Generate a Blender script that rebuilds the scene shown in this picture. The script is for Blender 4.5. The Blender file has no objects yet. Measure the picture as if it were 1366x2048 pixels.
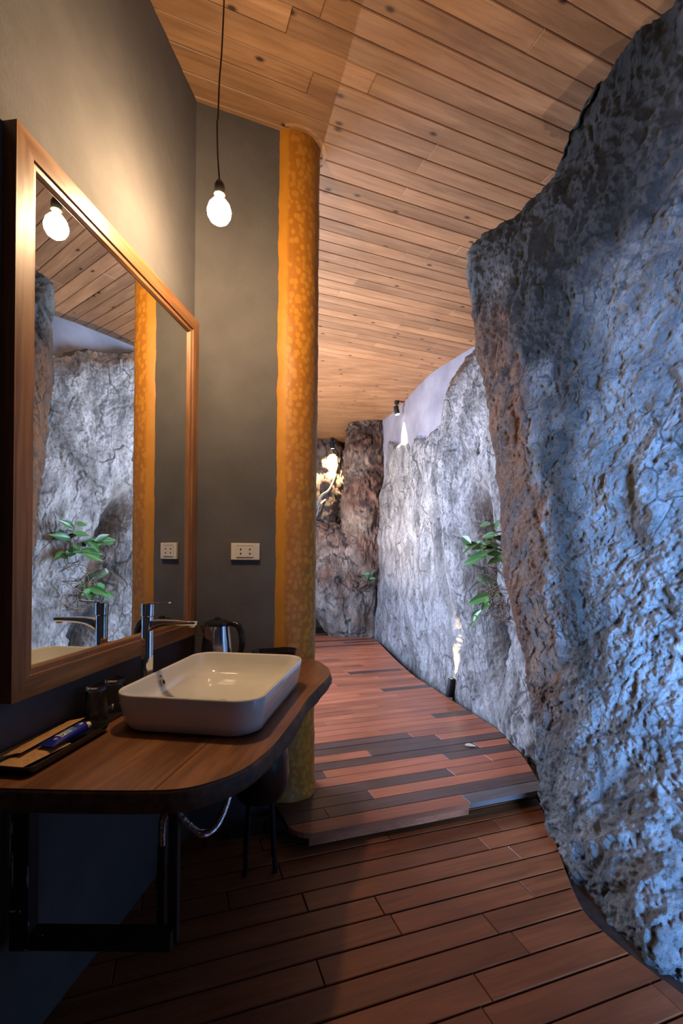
import bpy, bmesh, math, random
import numpy as np
from mathutils import Vector, Matrix

random.seed(7)
rng = np.random.RandomState(7)
SC = bpy.context.scene
COL = SC.collection
PI = math.pi

# ------------------------------------------------------------------ camera, world, light, exposure
EYE = 1.42                       # camera height above the near floor
CEIL = 3.70
DECK = 0.09
cam_d = bpy.data.cameras.new('camera')
cam = bpy.data.objects.new('camera', cam_d)
COL.objects.link(cam)
cam_d.sensor_fit = 'VERTICAL'
cam_d.sensor_height = 36.0
cam_d.lens = 950.0 / 2048.0 * 36.0
cam_d.shift_y = 84.0 / 2048.0
cam_d.clip_start = 0.02
cam.matrix_world = Matrix.Translation((0, 0, EYE)) @ Matrix.Rotation(PI/2, 4, 'X') @ Matrix.Rotation(math.radians(0.55), 4, 'Z')
SC.camera = cam

w = bpy.data.worlds.new('world'); SC.world = w
w.use_nodes = True
w.node_tree.nodes['Background'].inputs[0].default_value = (0.30, 0.50, 1.0, 1)
w.node_tree.nodes['Background'].inputs[1].default_value = 0.04

def area(name, loc, target, sx, sy, power, color):
    l = bpy.data.lights.new(name, 'AREA'); l.shape = 'RECTANGLE'; l.size = sx; l.size_y = sy
    l.energy = power; l.color = color
    o = bpy.data.objects.new(name, l); COL.objects.link(o)
    d = Vector(target) - Vector(loc)
    o.matrix_world = Matrix.Translation(loc) @ d.to_track_quat('-Z', 'Y').to_matrix().to_4x4()
    return o
def point(name, loc, power, color, r=0.03):
    l = bpy.data.lights.new(name, 'POINT'); l.energy = power; l.color = color; l.shadow_soft_size = r
    o = bpy.data.objects.new(name, l); COL.objects.link(o); o.location = loc
    return o
def spot(name, loc, target, power, color, ang, blend=0.4, r=0.015):
    l = bpy.data.lights.new(name, 'SPOT'); l.energy = power; l.color = color; l.spot_size = math.radians(ang)
    l.spot_blend = blend; l.shadow_soft_size = r
    o = bpy.data.objects.new(name, l); COL.objects.link(o)
    d = Vector(target) - Vector(loc)
    o.matrix_world = Matrix.Translation(loc) @ d.to_track_quat('-Z', 'Y').to_matrix().to_4x4()
    return o
# daylight through the doorway behind the camera and the corridor window on the left
dd = area('daylight_door', (1.95, -2.66, 1.25), (2.30, 1.2, 1.0), 1.3, 2.0, 300, (0.22, 0.46, 1.0)); dd.data.spread = math.radians(51)
area('daylight_window', (-2.32, 4.6, 1.9), (1.2, 4.3, 1.5), 2.2, 1.5, 420, (0.52, 0.66, 1.0))

SC.view_settings.view_transform = 'Standard'
SC.view_settings.look = 'None'
SC.view_settings.gamma = 1.0
SC.view_settings.use_curve_mapping = False
SC.view_settings.exposure = 0.0
SC.cycles.use_denoising = True

# ------------------------------------------------------------------ helpers
def tag(o, label=None, cat=None, group=None, kind=None):
    if label: o['label'] = label
    if cat: o['category'] = cat
    if group: o['group'] = group
    if kind: o['kind'] = kind
    return o
def link(name, me, mat=None, parent=None, smooth=False):
    o = bpy.data.objects.new(name, me); COL.objects.link(o)
    if mat and not me.materials: me.materials.append(mat)
    if parent: o.parent = parent
    if smooth: me.polygons.foreach_set('use_smooth', [True]*len(me.polygons))
    return o
def empty(name, loc=(0,0,0), rz=0):
    o = bpy.data.objects.new(name, None); COL.objects.link(o)
    o.location = loc; o.rotation_euler = (0, 0, rz); o.empty_display_size = 0.05
    return o
def pyd(name, v, f, mat=None, parent=None, smooth=False):
    me = bpy.data.meshes.new(name); me.from_pydata([tuple(x) for x in v], [], f); me.update()
    return link(name, me, mat, parent, smooth)
def grid_mesh(name, P, mat=None, parent=None, attrs=None, flip=False, closed=False):
    """P: (n, m, 3) array of points"""
    n, m = P.shape[:2]
    idx = np.arange(n*m).reshape(n, m)
    if closed: idx = np.hstack([idx, idx[:, :1]])
    a, b, c, d = idx[:-1,:-1], idx[1:,:-1], idx[1:,1:], idx[:-1,1:]
    q = np.stack([a, d, c, b] if flip else [a, b, c, d], -1).reshape(-1, 4)
    me = bpy.data.meshes.new(name)
    me.vertices.add(n*m); me.vertices.foreach_set('co', P.reshape(-1).astype(np.float32))
    me.loops.add(q.size); me.loops.foreach_set('vertex_index', q.reshape(-1).astype(np.int32))
    me.polygons.add(len(q)); me.polygons.foreach_set('loop_start', np.arange(0, q.size, 4, dtype=np.int32))
    me.polygons.foreach_set('loop_total', np.full(len(q), 4, np.int32))
    me.polygons.foreach_set('use_smooth', np.ones(len(q), bool))
    me.update(calc_edges=True)
    for k, arr in (attrs or {}).items():
        at = me.attributes.new(k, 'FLOAT', 'POINT'); at.data.foreach_set('value', arr.reshape(-1).astype(np.float32))
    return link(name, me, mat, parent)
def bm_obj(name, bm, mat=None, parent=None, smooth=False):
    me = bpy.data.meshes.new(name); bm.to_mesh(me); bm.free()
    return link(name, me, mat, parent, smooth)
def box(name, c, s, mat=None, parent=None, bev=0.0, rz=0, rot=None, seg=2):
    bm = bmesh.new(); bmesh.ops.create_cube(bm, size=1)
    bmesh.ops.scale(bm, vec=s, verts=bm.verts)
    if bev: bmesh.ops.bevel(bm, geom=bm.edges[:], offset=bev, segments=seg, profile=0.6, affect='EDGES')
    M = Matrix.Translation(c) @ (rot if rot is not None else Matrix.Rotation(rz, 4, 'Z'))
    bmesh.ops.transform(bm, matrix=M, verts=bm.verts)
    return bm_obj(name, bm, mat, parent)
def lathe(name, prof, mat=None, parent=None, n=40, c=(0,0,0), M=None, smooth=True, cap=True):
    """prof: list of (r, z)"""
    v, f = [], []
    for r, z in prof:
        for i in range(n):
            a = 2*PI*i/n; v.append(Vector((r*math.cos(a), r*math.sin(a), z)))
    for k in range(len(prof)-1):
        for i in range(n):
            j = (i+1) % n; f.append((k*n+i, k*n+j, (k+1)*n+j, (k+1)*n+i))
    if cap:
        if prof[0][0] > 1e-5: f.append(tuple(reversed(range(n))))
        if prof[-1][0] > 1e-5: f.append(tuple(range((len(prof)-1)*n, len(prof)*n)))
    if M is not None: v = [M @ p for p in v]
    v = [p + Vector(c) for p in v]
    o = pyd(name, v, f, mat, parent, smooth)
    if smooth: sharp(o)
    return o
def sharp(o, ang=35):
    me = o.data
    me.polygons.foreach_set('use_smooth', [True]*len(me.polygons))
    bm = bmesh.new(); bm.from_mesh(me)
    for e in bm.edges:
        if len(e.link_faces) == 2:
            if e.calc_face_angle(0) > math.radians(ang): e.smooth = False
    bm.to_mesh(me); bm.free()
def catmull(pts, n):
    P = np.array(pts, float); P = np.vstack([2*P[0]-P[1], P, 2*P[-1]-P[-2]])
    out = []
    m = len(P)-3
    for t in np.linspace(0, m-1e-6, n):
        i = int(t); u = t-i
        p0, p1, p2, p3 = P[i:i+4]
        out.append(0.5*((2*p1)+(-p0+p2)*u+(2*p0-5*p1+4*p2-p3)*u*u+(-p0+3*p1-3*p2+p3)*u**3))
    return np.array(out)
def tube_vf(pts, rad, k=8, caps=True):
    pts = [Vector(p) for p in pts]; v, f = [], []
    n = len(pts); up = Vector((0.13, 0.21, 1)).normalized()
    for i, p in enumerate(pts):
        t = (pts[min(i+1, n-1)] - pts[max(i-1, 0)]).normalized()
        if abs(t.dot(up)) > 0.98: up = Vector((1, 0.1, 0)).normalized()
        a = t.cross(up).normalized(); b = t.cross(a).normalized(); up = b.cross(t).normalized() if False else up
        r = rad[i] if hasattr(rad, '__len__') else rad
        for j in range(k):
            th = 2*PI*j/k; v.append(p + a*(r*math.cos(th)) + b*(r*math.sin(th)))
    for i in range(n-1):
        for j in range(k):
            l = (j+1) % k; f.append((i*k+j, i*k+l, (i+1)*k+l, (i+1)*k+j))
    if caps:
        f.append(tuple(reversed(range(k)))); f.append(tuple(range((n-1)*k, n*k)))
    return v, f
def tube(name, pts, rad, mat=None, parent=None, k=10):
    v, f = tube_vf(pts, rad, k); o = pyd(name, v, f, mat, parent, True); sharp(o, 50); return o

# vectorised gradient noise
_perm = rng.permutation(256); _perm = np.concatenate([_perm, _perm, _perm])
_g = rng.normal(size=(256, 3)); _g /= np.linalg.norm(_g, axis=1)[:, None]
def noise(P):
    P = np.asarray(P, float); i = np.floor(P).astype(int); f = P - i; i &= 255
    u = f*f*f*(f*(f*6-15)+10); r = 0
    for dx in (0, 1):
        for dy in (0, 1):
            for dz in (0, 1):
                h = _perm[_perm[_perm[(i[...,0]+dx) & 255] + ((i[...,1]+dy) & 255)] + ((i[...,2]+dz) & 255)]
                g = _g[h]; d = g[...,0]*(f[...,0]-dx)+g[...,1]*(f[...,1]-dy)+g[...,2]*(f[...,2]-dz)
                wgt = (u[...,0] if dx else 1-u[...,0])*(u[...,1] if dy else 1-u[...,1])*(u[...,2] if dz else 1-u[...,2])
                r = r + wgt*d
    return r*1.6
def fbm(P, o=4, lac=2.1, g=0.5):
    a, s, r = 1.0, 1.0, 0
    for k in range(o):
        r = r + a*noise(P*s + 17.3*k); s *= lac; a *= g
    return r
def ridged(P, o=3, g=0.5):
    a, s, r = 1.0, 1.0, 0
    for k in range(o):
        r = r + a*(1-np.abs(noise(P*s + 7.7*k))*2); s *= 2.1; a *= g
    return r
def crack(P, wdt=0.05):
    """1 on thin lines, 0 away from them"""
    return np.clip(1-np.abs(noise(P))/wdt, 0, 1)
def sstep(a, b, x):
    t = np.clip((x-a)/(b-a), 0, 1); return t*t*(3-2*t)
def normals(P):
    du = np.gradient(P, axis=0); dv = np.gradient(P, axis=1)
    n = np.cross(du, dv); return n/(np.linalg.norm(n, axis=-1, keepdims=True)+1e-9)

# ------------------------------------------------------------------ materials
class NT:
    def __init__(s, name):
        s.m = bpy.data.materials.new(name); s.m.use_nodes = True; s.t = s.m.node_tree; s.N = s.t.nodes
        s.b = s.N['Principled BSDF']
    def n(s, typ, **kw):
        x = s.N.new(typ)
        for k, v in kw.items():
            if k.startswith('i_'):
                key = k[2:].replace('_', ' '); x.inputs[int(key) if key.isdigit() else key].default_value = v
            else: setattr(x, k, v)
        return x
    def l(s, a, b): s.t.links.new(a, b)
    def coord(s, which='Object', scale=(1,1,1), rnd=False, rot=(0,0,0)):
        c = s.n('ShaderNodeTexCoord'); mp = s.n('ShaderNodeMapping'); mp.inputs['Scale'].default_value = scale
        mp.inputs['Rotation'].default_value = rot
        src = c.outputs[which]
        if rnd:
            oi = s.n('ShaderNodeObjectInfo'); mu = s.n('ShaderNodeMath', operation='MULTIPLY'); mu.inputs[1].default_value = 37.0
            s.l(oi.outputs['Random'], mu.inputs[0]); ad = s.n('ShaderNodeVectorMath', operation='ADD')
            s.l(src, ad.inputs[0]); s.l(mu.outputs[0], ad.inputs[1]); src = ad.outputs[0]
        s.l(src, mp.inputs['Vector']); return mp.outputs[0]
    def noise(s, v, scale=5, detail=4, rough=0.55, dist=0.0):
        x = s.n('ShaderNodeTexNoise'); s.l(v, x.inputs['Vector'])
        x.inputs['Scale'].default_value = scale; x.inputs['Detail'].default_value = detail
        x.inputs['Roughness'].default_value = rough; x.inputs['Distortion'].default_value = dist
        return x.outputs['Fac']
    def ramp(s, fac, stops):
        r = s.n('ShaderNodeValToRGB'); s.l(fac, r.inputs[0]); e = r.color_ramp.elements
        while len(e) < len(stops): e.new(0.5)
        for k, (p, c) in enumerate(stops):
            e[k].position = p; e[k].color = (c, c, c, 1) if isinstance(c, (int, float)) else (*c, 1)
        return r.outputs[0]
    def mix(s, fac, a, b, typ='MIX'):
        x = s.n('ShaderNodeMix', data_type='RGBA', blend_type=typ)
        for sock, val in ((x.inputs[0], fac), (x.inputs[6], a), (x.inputs[7], b)):
            if isinstance(val, (int, float)): sock.default_value = val
            elif isinstance(val, tuple): sock.default_value = (*val, 1) if len(val) == 3 else val
            else: s.l(val, sock)
        return x.outputs[2]
    def math(s, op, a, b=0.0, c=None):
        x = s.n('ShaderNodeMath', operation=op)
        for k, val in enumerate((a, b) if c is None else (a, b, c)):
            if isinstance(val, (int, float)): x.inputs[k].default_value = val
            else: s.l(val, x.inputs[k])
        return x.outputs[0]
    def attr(s, name):
        x = s.n('ShaderNodeAttribute'); x.attribute_name = name; return x.outputs['Fac']
    def set(s, color=None, rough=None, metal=None, spec=None, **kw):
        for key, val in (('Base Color', color), ('Roughness', rough), ('Metallic', metal), ('Specular IOR Level', spec)):
            if val is None: continue
            if isinstance(val, (int, float)): s.b.inputs[key].default_value = val
            elif isinstance(val, tuple): s.b.inputs[key].default_value = (*val, 1)
            else: s.l(val, s.b.inputs[key])
        for k, v in kw.items(): s.b.inputs[k.replace('_', ' ')].default_value = v
        return s
    def bump(s, h, strength=0.5, dist=0.01, prev=None):
        x = s.n('ShaderNodeBump'); s.l(h, x.inputs['Height']); x.inputs['Strength'].default_value = strength
        x.inputs['Distance'].default_value = dist
        if prev is not None: s.l(prev, x.inputs['Normal'])
        s.l(x.outputs[0], s.b.inputs['Normal']); return x.outputs[0]

def simple(name, col, rough=0.5, metal=0.0, var=0.15, scale=20, bump=0.0, **kw):
    t = NT(name); v = t.coord('Object'); n = t.noise(v, scale, 4)
    dark = tuple(c*(1-var) for c in col); lite = tuple(min(1, c*(1+var)) for c in col)
    t.set(t.ramp(n, [(0.3, dark), (0.7, lite)]), rough, metal, **kw)
    if bump: t.bump(n, bump, 0.002)
    return t.m

def rock_mat(name, light, mid, dark, brown, dark_amt=0.5, tex_rot=(0,0,0), stretch=(1,1,1), s=1.0, bumpk=0.9):
    t = NT(name)
    v0 = t.coord('Object'); mp = t.n('ShaderNodeMapping', vector_type='TEXTURE'); t.l(v0, mp.inputs['Vector'])
    mp.inputs['Rotation'].default_value = tex_rot; mp.inputs['Scale'].default_value = tuple(1/x for x in stretch); v = mp.outputs[0]
    a = t.noise(v0, 1.6*s, 6, 0.6); b = t.noise(v, 7*s, 10, 0.78, 0.5); c = t.noise(v, 34*s, 8, 0.8, 0.4)
    big = t.ramp(a, [(0.36, 0.0), (0.62, 1.0)])
    col = t.mix(big, t.ramp(b, [(0.3, dark), (0.5, mid), (0.75, light)]), t.ramp(b, [(0.3, mid), (0.62, light)]))
    col = t.mix(t.ramp(c, [(0.35, 0.55), (0.6, 0.0)]), col, dark)
    col = t.mix(t.attr('brown'), col, t.ramp(b, [(0.3, tuple(x*0.45 for x in brown)), (0.7, brown)]))
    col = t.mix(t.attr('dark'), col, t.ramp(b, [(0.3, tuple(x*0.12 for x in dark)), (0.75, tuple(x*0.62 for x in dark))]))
    nz = t.n('ShaderNodeTexNoise'); t.l(v, nz.inputs['Vector']); nz.inputs['Scale'].default_value = 5*s; nz.inputs['Detail'].default_value = 5
    sc = t.n('ShaderNodeVectorMath', operation='SCALE'); t.l(nz.outputs['Color'], sc.inputs[0]); sc.inputs['Scale'].default_value = 0.10
    wv = t.n('ShaderNodeVectorMath', operation='ADD'); t.l(v, wv.inputs[0]); t.l(sc.outputs[0], wv.inputs[1])
    def vor(feat, scale, out='Distance'):
        x = t.n('ShaderNodeTexVoronoi', feature=feat); t.l(wv.outputs[0], x.inputs['Vector']); x.inputs['Scale'].default_value = scale; return x.outputs[out]
    chip1, chip2 = vor('F1', 9*s), vor('F1', 24*s)
    crk = t.ramp(vor('DISTANCE_TO_EDGE', 3.6*s), [(0.0, 0.0), (0.035, 1.0)])
    crkb = t.ramp(vor('DISTANCE_TO_EDGE', 8.5*s), [(0.0, 0.0), (0.05, 1.0)])
    pat = t.ramp(t.noise(v0, 2.3*s, 3), [(0.50, 0.0), (0.62, 1.0)])
    patb = t.ramp(t.noise(v0, 1.7*s, 4), [(0.42, 1.0), (0.52, 0.0)])
    crk2 = t.math('MULTIPLY', t.math('MAXIMUM', crk, t.math('SUBTRACT', 1.0, pat)), t.math('MAXIMUM', crkb, t.math('SUBTRACT', 1.0, patb)))
    deep = t.ramp(chip1, [(0.40, 0.0), (0.75, 0.5)])
    col = t.mix(deep, col, tuple(x*0.7 for x in dark))
    col = t.mix(t.math('MULTIPLY', t.math('SUBTRACT', 1.0, crk2), 0.85), col, tuple(x*0.3 for x in dark))
    col = t.mix(t.math('MULTIPLY', t.attr('crack'), 0.8), col, tuple(x*0.35 for x in dark))
    pits = t.ramp(t.noise(v, 55*s, 5, 0.7), [(0.36, 1.0), (0.46, 0.0)])
    col = t.mix(t.math('MULTIPLY', pits, 0.7), col, tuple(x*0.45 for x in dark))
    t.set(col, t.ramp(b, [(0.3, 0.5), (0.7, 0.8)]), spec=0.4)
    f2 = t.noise(v, 95*s, 6, 0.8)
    h = t.math('ADD', t.math('MULTIPLY', b, 0.9), t.math('MULTIPLY', c, 0.7)); h = t.math('ADD', h, t.math('MULTIPLY', f2, 0.22))
    h = t.math('SUBTRACT', h, t.math('MULTIPLY', chip1, 0.14)); h = t.math('SUBTRACT', h, t.math('MULTIPLY', chip2, 0.20))
    h = t.math('ADD', h, t.math('MULTIPLY', crk2, 0.30))
    t.bump(h, bumpk, 0.03/s)
    return t.m

def board_mat(name, c0, c1, c2, rough=0.42, knots=0.0, grain=1.0, rvar=0.3, worn=0.0, coat=0.0):
    t = NT(name)
    v = t.coord('Object', (1.2, 26*grain, 26*grain), True); vb = t.coord('Object', (1.0, 5, 5), True)
    g = t.noise(v, 2.0, 7, 0.65, 0.8); b = t.noise(vb, 1.6, 4, 0.6, 0.4)
    oi = t.n('ShaderNodeObjectInfo')
    col = t.ramp(g, [(0.25, c0), (0.5, c1), (0.8, c2)])
    col = t.mix(t.ramp(b, [(0.35, 0.55), (0.65, 0.0)]), col, tuple(x*0.6 for x in c0))
    tone = t.math('ADD', t.math('MULTIPLY', oi.outputs['Random'], rvar), 1.0-rvar*0.55)
    hs = t.n('ShaderNodeHueSaturation'); t.l(col, hs.inputs['Color']); t.l(tone, hs.inputs['Value'])
    col = hs.outputs[0]
    if knots:
        kv = t.coord('Object', (1.0, 1.9, 1.9), True)
        vo = t.n('ShaderNodeTexVoronoi', voronoi_dimensions='2D'); t.l(kv, vo.inputs['Vector']); vo.inputs['Scale'].default_value = 3.4; vo.inputs['Randomness'].default_value = 1.0
        k = t.ramp(vo.outputs['Distance'], [(0.045, 1.0), (0.065, 0.5), (0.11, 0.0)])
        pick = t.ramp(t.math('FRACT', t.math('MULTIPLY', vo.outputs['Color'], 7.0)), [(0.70, 0.0), (0.73, 1.0)])
        col = t.mix(t.math('MULTIPLY', k, t.math('MULTIPLY', pick, knots)), col, (0.035, 0.012, 0.006))
    if worn:
        wn = t.noise(t.coord('Object', (1, 1, 1), True), 3.0, 5, 0.7)
        col = t.mix(t.math('MULTIPLY', t.ramp(wn, [(0.55, 0.0), (0.75, 1.0)]), worn), col, (0.30, 0.13, 0.08))
    t.set(col, t.ramp(b, [(0.3, rough-0.06), (0.7, rough+0.12)]), spec=0.45)
    if coat: t.set(Coat_Weight=coat, Coat_Roughness=0.25)
    t.bump(g, 0.25, 0.0015)
    return t.m

def plaster_mat(name, c0, c1, bump=0.5, scale=1.0, rough=0.8, fine=90):
    t = NT(name); v = t.coord('Object')
    a = t.noise(v, 2.2*scale, 5, 0.6); b = t.noise(v, fine*scale, 3, 0.7); c = t.noise(v, 14*scale, 5, 0.7)
    t.set(t.ramp(a, [(0.3, c0), (0.7, c1)]), rough, spec=0.3)
    h = t.math('ADD', t.math('MULTIPLY', b, 0.35), t.math('MULTIPLY', c, 0.8))
    t.bump(h, bump, 0.006)
    return t.m

M = {}
M['plaster'] = plaster_mat('grey_plaster', (0.066, 0.062, 0.062), (0.104, 0.098, 0.098), 0.55)
M['plaster_right'] = plaster_mat('smooth_cement', (0.20, 0.20, 0.23), (0.34, 0.34, 0.38), 0.25, 0.9, 0.7, 40)
M['chrome'] = simple('chrome', (0.82, 0.83, 0.85), 0.06, 1.0, 0.02)
M['steel'] = simple('brushed_steel', (0.72, 0.72, 0.73), 0.14, 1.0, 0.03)
M['black_plastic'] = simple('black_plastic', (0.012, 0.012, 0.013), 0.22, 0, 0.2)
M['black_metal'] = simple('black_painted_steel', (0.008, 0.008, 0.009), 0.6, 0.1, 0.3)
M['ceramic'] = simple('white_glazed_ceramic', (0.64, 0.61, 0.55), 0.08, 0, 0.02, 3, Coat_Weight=0.6, Coat_Roughness=0.03)
M['white_plastic'] = simple('cream_plastic', (0.62, 0.57, 0.48), 0.35, 0, 0.03, 5)
M['hole'] = simple('dark_socket_hole', (0.01, 0.008, 0.007), 0.8, 0, 0.1)
M['kraft'] = simple('kraft_paper', (0.42, 0.22, 0.08), 0.75, 0, 0.22, 60, 0.3)
M['ivory'] = simple('ivory_plastic', (0.75, 0.62, 0.38), 0.4, 0, 0.05)
M['paint_chip'] = simple('pale_chipped_paint', (0.30, 0.36, 0.38), 0.6, 0, 0.4, 60)
M['soil'] = simple('dark_soil', (0.025, 0.014, 0.009), 0.95, 0, 0.6, 30, 0.8)
M['root'] = simple('dry_root', (0.16, 0.11, 0.075), 0.8, 0, 0.5, 40, 0.3)
M['root_pale'] = simple('pale_root', (0.50, 0.42, 0.30), 0.7, 0, 0.3, 30)
M['dead_leaf'] = simple('dry_leaf', (0.45, 0.38, 0.26), 0.6, 0, 0.3, 60)
M['white_trim'] = simple('white_trim', (0.5, 0.46, 0.42), 0.5, 0, 0.1)

t = NT('glass'); t.set((0.95, 0.97, 0.97), 0.02, Transmission_Weight=1.0, IOR=1.45); M['glass'] = t.m
t = NT('mirror_glass'); t.set((0.88, 0.91, 0.88), 0.004, 1.0); M['mirror'] = t.m
t = NT('bulb_glow'); e = t.set((1, 0.9, 0.7), 0.3)
t.b.inputs['Emission Color'].default_value = (1.0, 0.68, 0.38, 1); t.b.inputs['Emission Strength'].default_value = 800; M['bulb'] = t.m
t = NT('lamp_face'); t.set((1, 0.95, 0.85), 0.3)
t.b.inputs['Emission Color'].default_value = (1.0, 0.86, 0.62, 1); t.b.inputs['Emission Strength'].default_value = 14; M['lamp_face'] = t.m

M['pine'] = board_mat('pine_board', (0.21, 0.098, 0.043), (0.32, 0.172, 0.082), (0.40, 0.235, 0.122), 0.55, 1.0, 1.0, 0.45)
M['deck'] = board_mat('red_deck_board', (0.22, 0.062, 0.028), (0.36, 0.110, 0.050), (0.46, 0.165, 0.080), 0.33, 0, 1.0, 0.42, 0.3)
M['deck_dark'] = board_mat('dark_deck_board', (0.045, 0.022, 0.016), (0.085, 0.043, 0.033), (0.13, 0.068, 0.05), 0.33, 0, 1.0, 0.3)
M['deck_grey'] = board_mat('grey_deck_board', (0.075, 0.060, 0.055), (0.11, 0.088, 0.078), (0.14, 0.115, 0.10), 0.5, 0, 1.0, 0.2)
M['near_deck'] = board_mat('brown_floor_board', (0.13, 0.041, 0.013), (0.22, 0.070, 0.023), (0.28, 0.100, 0.036), 0.42, 0, 0.7, 0.36)
M['frame_wood'] = board_mat('mirror_frame_wood', (0.08, 0.030, 0.012), (0.24, 0.105, 0.040), (0.34, 0.165, 0.064), 0.34, 0, 1.0, 0.12)
M['counter_wood'] = board_mat('counter_wood', (0.075, 0.026, 0.009), (0.20, 0.078, 0.027), (0.32, 0.140, 0.052), 0.38, 0, 0.6, 0.1)
M['bark_edge'] = simple('live_edge_wood', (0.07, 0.032, 0.015), 0.7, 0, 0.55, 25, 0.9)

# ochre column: matte ochre with a scatter of pale oval print
t = NT('ochre_column'); v = t.coord('Object', (1, 1, 0.8))
vo = t.n('ShaderNodeTexVoronoi', feature='F1'); t.l(v, vo.inputs['Vector']); vo.inputs['Scale'].default_value = 34; vo.inputs['Randomness'].default_value = 0.8
cell = t.ramp(vo.outputs['Distance'], [(0.42, 1.0), (0.52, 0.0)])
pn = t.ramp(t.noise(t.coord('Object', (1, 1, 0.5)), 4.0, 3), [(0.30, 0.35), (0.55, 1.0)])
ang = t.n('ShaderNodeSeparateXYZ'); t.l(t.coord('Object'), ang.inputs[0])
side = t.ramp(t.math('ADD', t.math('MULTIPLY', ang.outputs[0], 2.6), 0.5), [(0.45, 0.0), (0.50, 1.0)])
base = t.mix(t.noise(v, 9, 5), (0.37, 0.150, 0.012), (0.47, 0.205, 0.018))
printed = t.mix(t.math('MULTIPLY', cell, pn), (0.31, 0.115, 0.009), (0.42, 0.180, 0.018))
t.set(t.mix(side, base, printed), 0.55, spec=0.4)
t.bump(t.math('ADD', t.math('MULTIPLY', t.noise(v, 60, 4, 0.7), 0.6), t.noise(v, 12, 3)), 0.4, 0.004); M['ochre'] = t.m

t = NT('leaf_green'); v = t.coord('Object'); sx = t.n('ShaderNodeSeparateXYZ'); t.l(v, sx.inputs[0])
ab = t.math('ABSOLUTE', sx.outputs[1])
wv = t.math('SINE', t.math('MULTIPLY', t.math('SUBTRACT', sx.outputs[0], t.math('MULTIPLY', ab, 0.9)), 520.0))
vein = t.math('MAXIMUM', t.ramp(wv, [(0.80, 0.0), (0.97, 0.8)]), t.ramp(t.math('MULTIPLY', ab, 100.0), [(0.05, 1.0), (0.14, 0.0)]))
oi = t.n('ShaderNodeObjectInfo')
lc = t.ramp(oi.outputs['Random'], [(0.0, (0.012, 0.055, 0.012)), (0.5, (0.030, 0.125, 0.025)), (1.0, (0.06, 0.22, 0.06))])
t.set(t.mix(vein, lc, (0.22, 0.42, 0.20)), 0.32, spec=0.5); M['leaf'] = t.m
M['stem'] = simple('green_stem', (0.06, 0.09, 0.03), 0.5, 0, 0.3)
M['branch'] = simple('mossy_branch', (0.16, 0.22, 0.13), 0.75, 0, 0.4, 30, 0.5)

M['rock_near'] = rock_mat('limestone_near', (0.44, 0.46, 0.47), (0.27, 0.29, 0.30), (0.085, 0.09, 0.085), (0.27, 0.125, 0.055), stretch=(1, 1, 0.40), tex_rot=(0.5, 0.0, 0.0), bumpk=1.0)
M['rock_mid'] = rock_mat('limestone_middle', (0.50, 0.50, 0.50), (0.36, 0.36, 0.35), (0.10, 0.095, 0.085), (0.22, 0.12, 0.06), stretch=(1, 1, 0.45), tex_rot=(-0.35, 0.1, 0.0), s=1.0, bumpk=0.6)
M['rock_far'] = rock_mat('limestone_brown', (0.46, 0.36, 0.26), (0.30, 0.205, 0.135), (0.09, 0.05, 0.03), (0.30, 0.11, 0.045), stretch=(1, 1, 0.5), s=0.8)

# ------------------------------------------------------------------ directions
a_w = math.radians(7.73)
Wu = Vector((math.sin(a_w), math.cos(a_w), 0))      # along the mirror wall, away from the camera
Wn = Vector((math.cos(a_w), -math.sin(a_w), 0))     # out of the mirror wall
def WP(D, along, z):                                # point: D = distance from the camera line, along = metres ahead
    return Wu*along - Wn*D + Vector((0, 0, z))
corner_a = 2.277                                    # where the mirror wall ends (along)

# ------------------------------------------------------------------ shell
def wall_slab(name, p0, p1, z0, z1, thick, mat, holes=None):
    """slab between plan points; thickness to the left of p0->p1; subdivided"""
    p0, p1 = Vector((*p0, 0)), Vector((*p1, 0)); d = (p1-p0); L = d.length; d.normalize(); nrm = Vector((-d.y, d.x, 0))
    rects = [(0, L, z0, z1)]
    if holes:
        a, b, c, e = holes; rects = [(0, a, z0, z1), (b, L, z0, z1), (a, b, z0, c), (a, b, e, z1)]
    v, f = [], []
    for (a, b, c, e) in rects:
        if b-a < 1e-4 or e-c < 1e-4: continue
        k = len(v)
        for off in (0, thick):
            for (s, zz) in ((a, c), (b, c), (b, e), (a, e)):
                q = p0 + d*s + nrm*off; v.append((q.x, q.y, zz))
        for q in ((0,1,2,3), (7,6,5,4), (0,4,5,1), (1,5,6,2), (2,6,7,3), (3,7,4,0)): f.append(tuple(k+i for i in q))
    o = pyd(name, v, f, mat); return tag(o, kind='structure')

pA = WP(1.07, -2.75, 0); pB = WP(1.07, corner_a, 0)
wall_slab('wall_left', (pA.x, pA.y), (pB.x, pB.y), -0.25, CEIL+0.1, 0.14, M['plaster'])
dE = Vector((0.926, 0.377, 0))
pC = pB + dE*0.47
wall_slab('wall_end', (pB.x - dE.x*0.1, pB.y - dE.y*0.1), (pC.x, pC.y), -0.25, CEIL+0.1, 0.12, M['plaster'])
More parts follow.
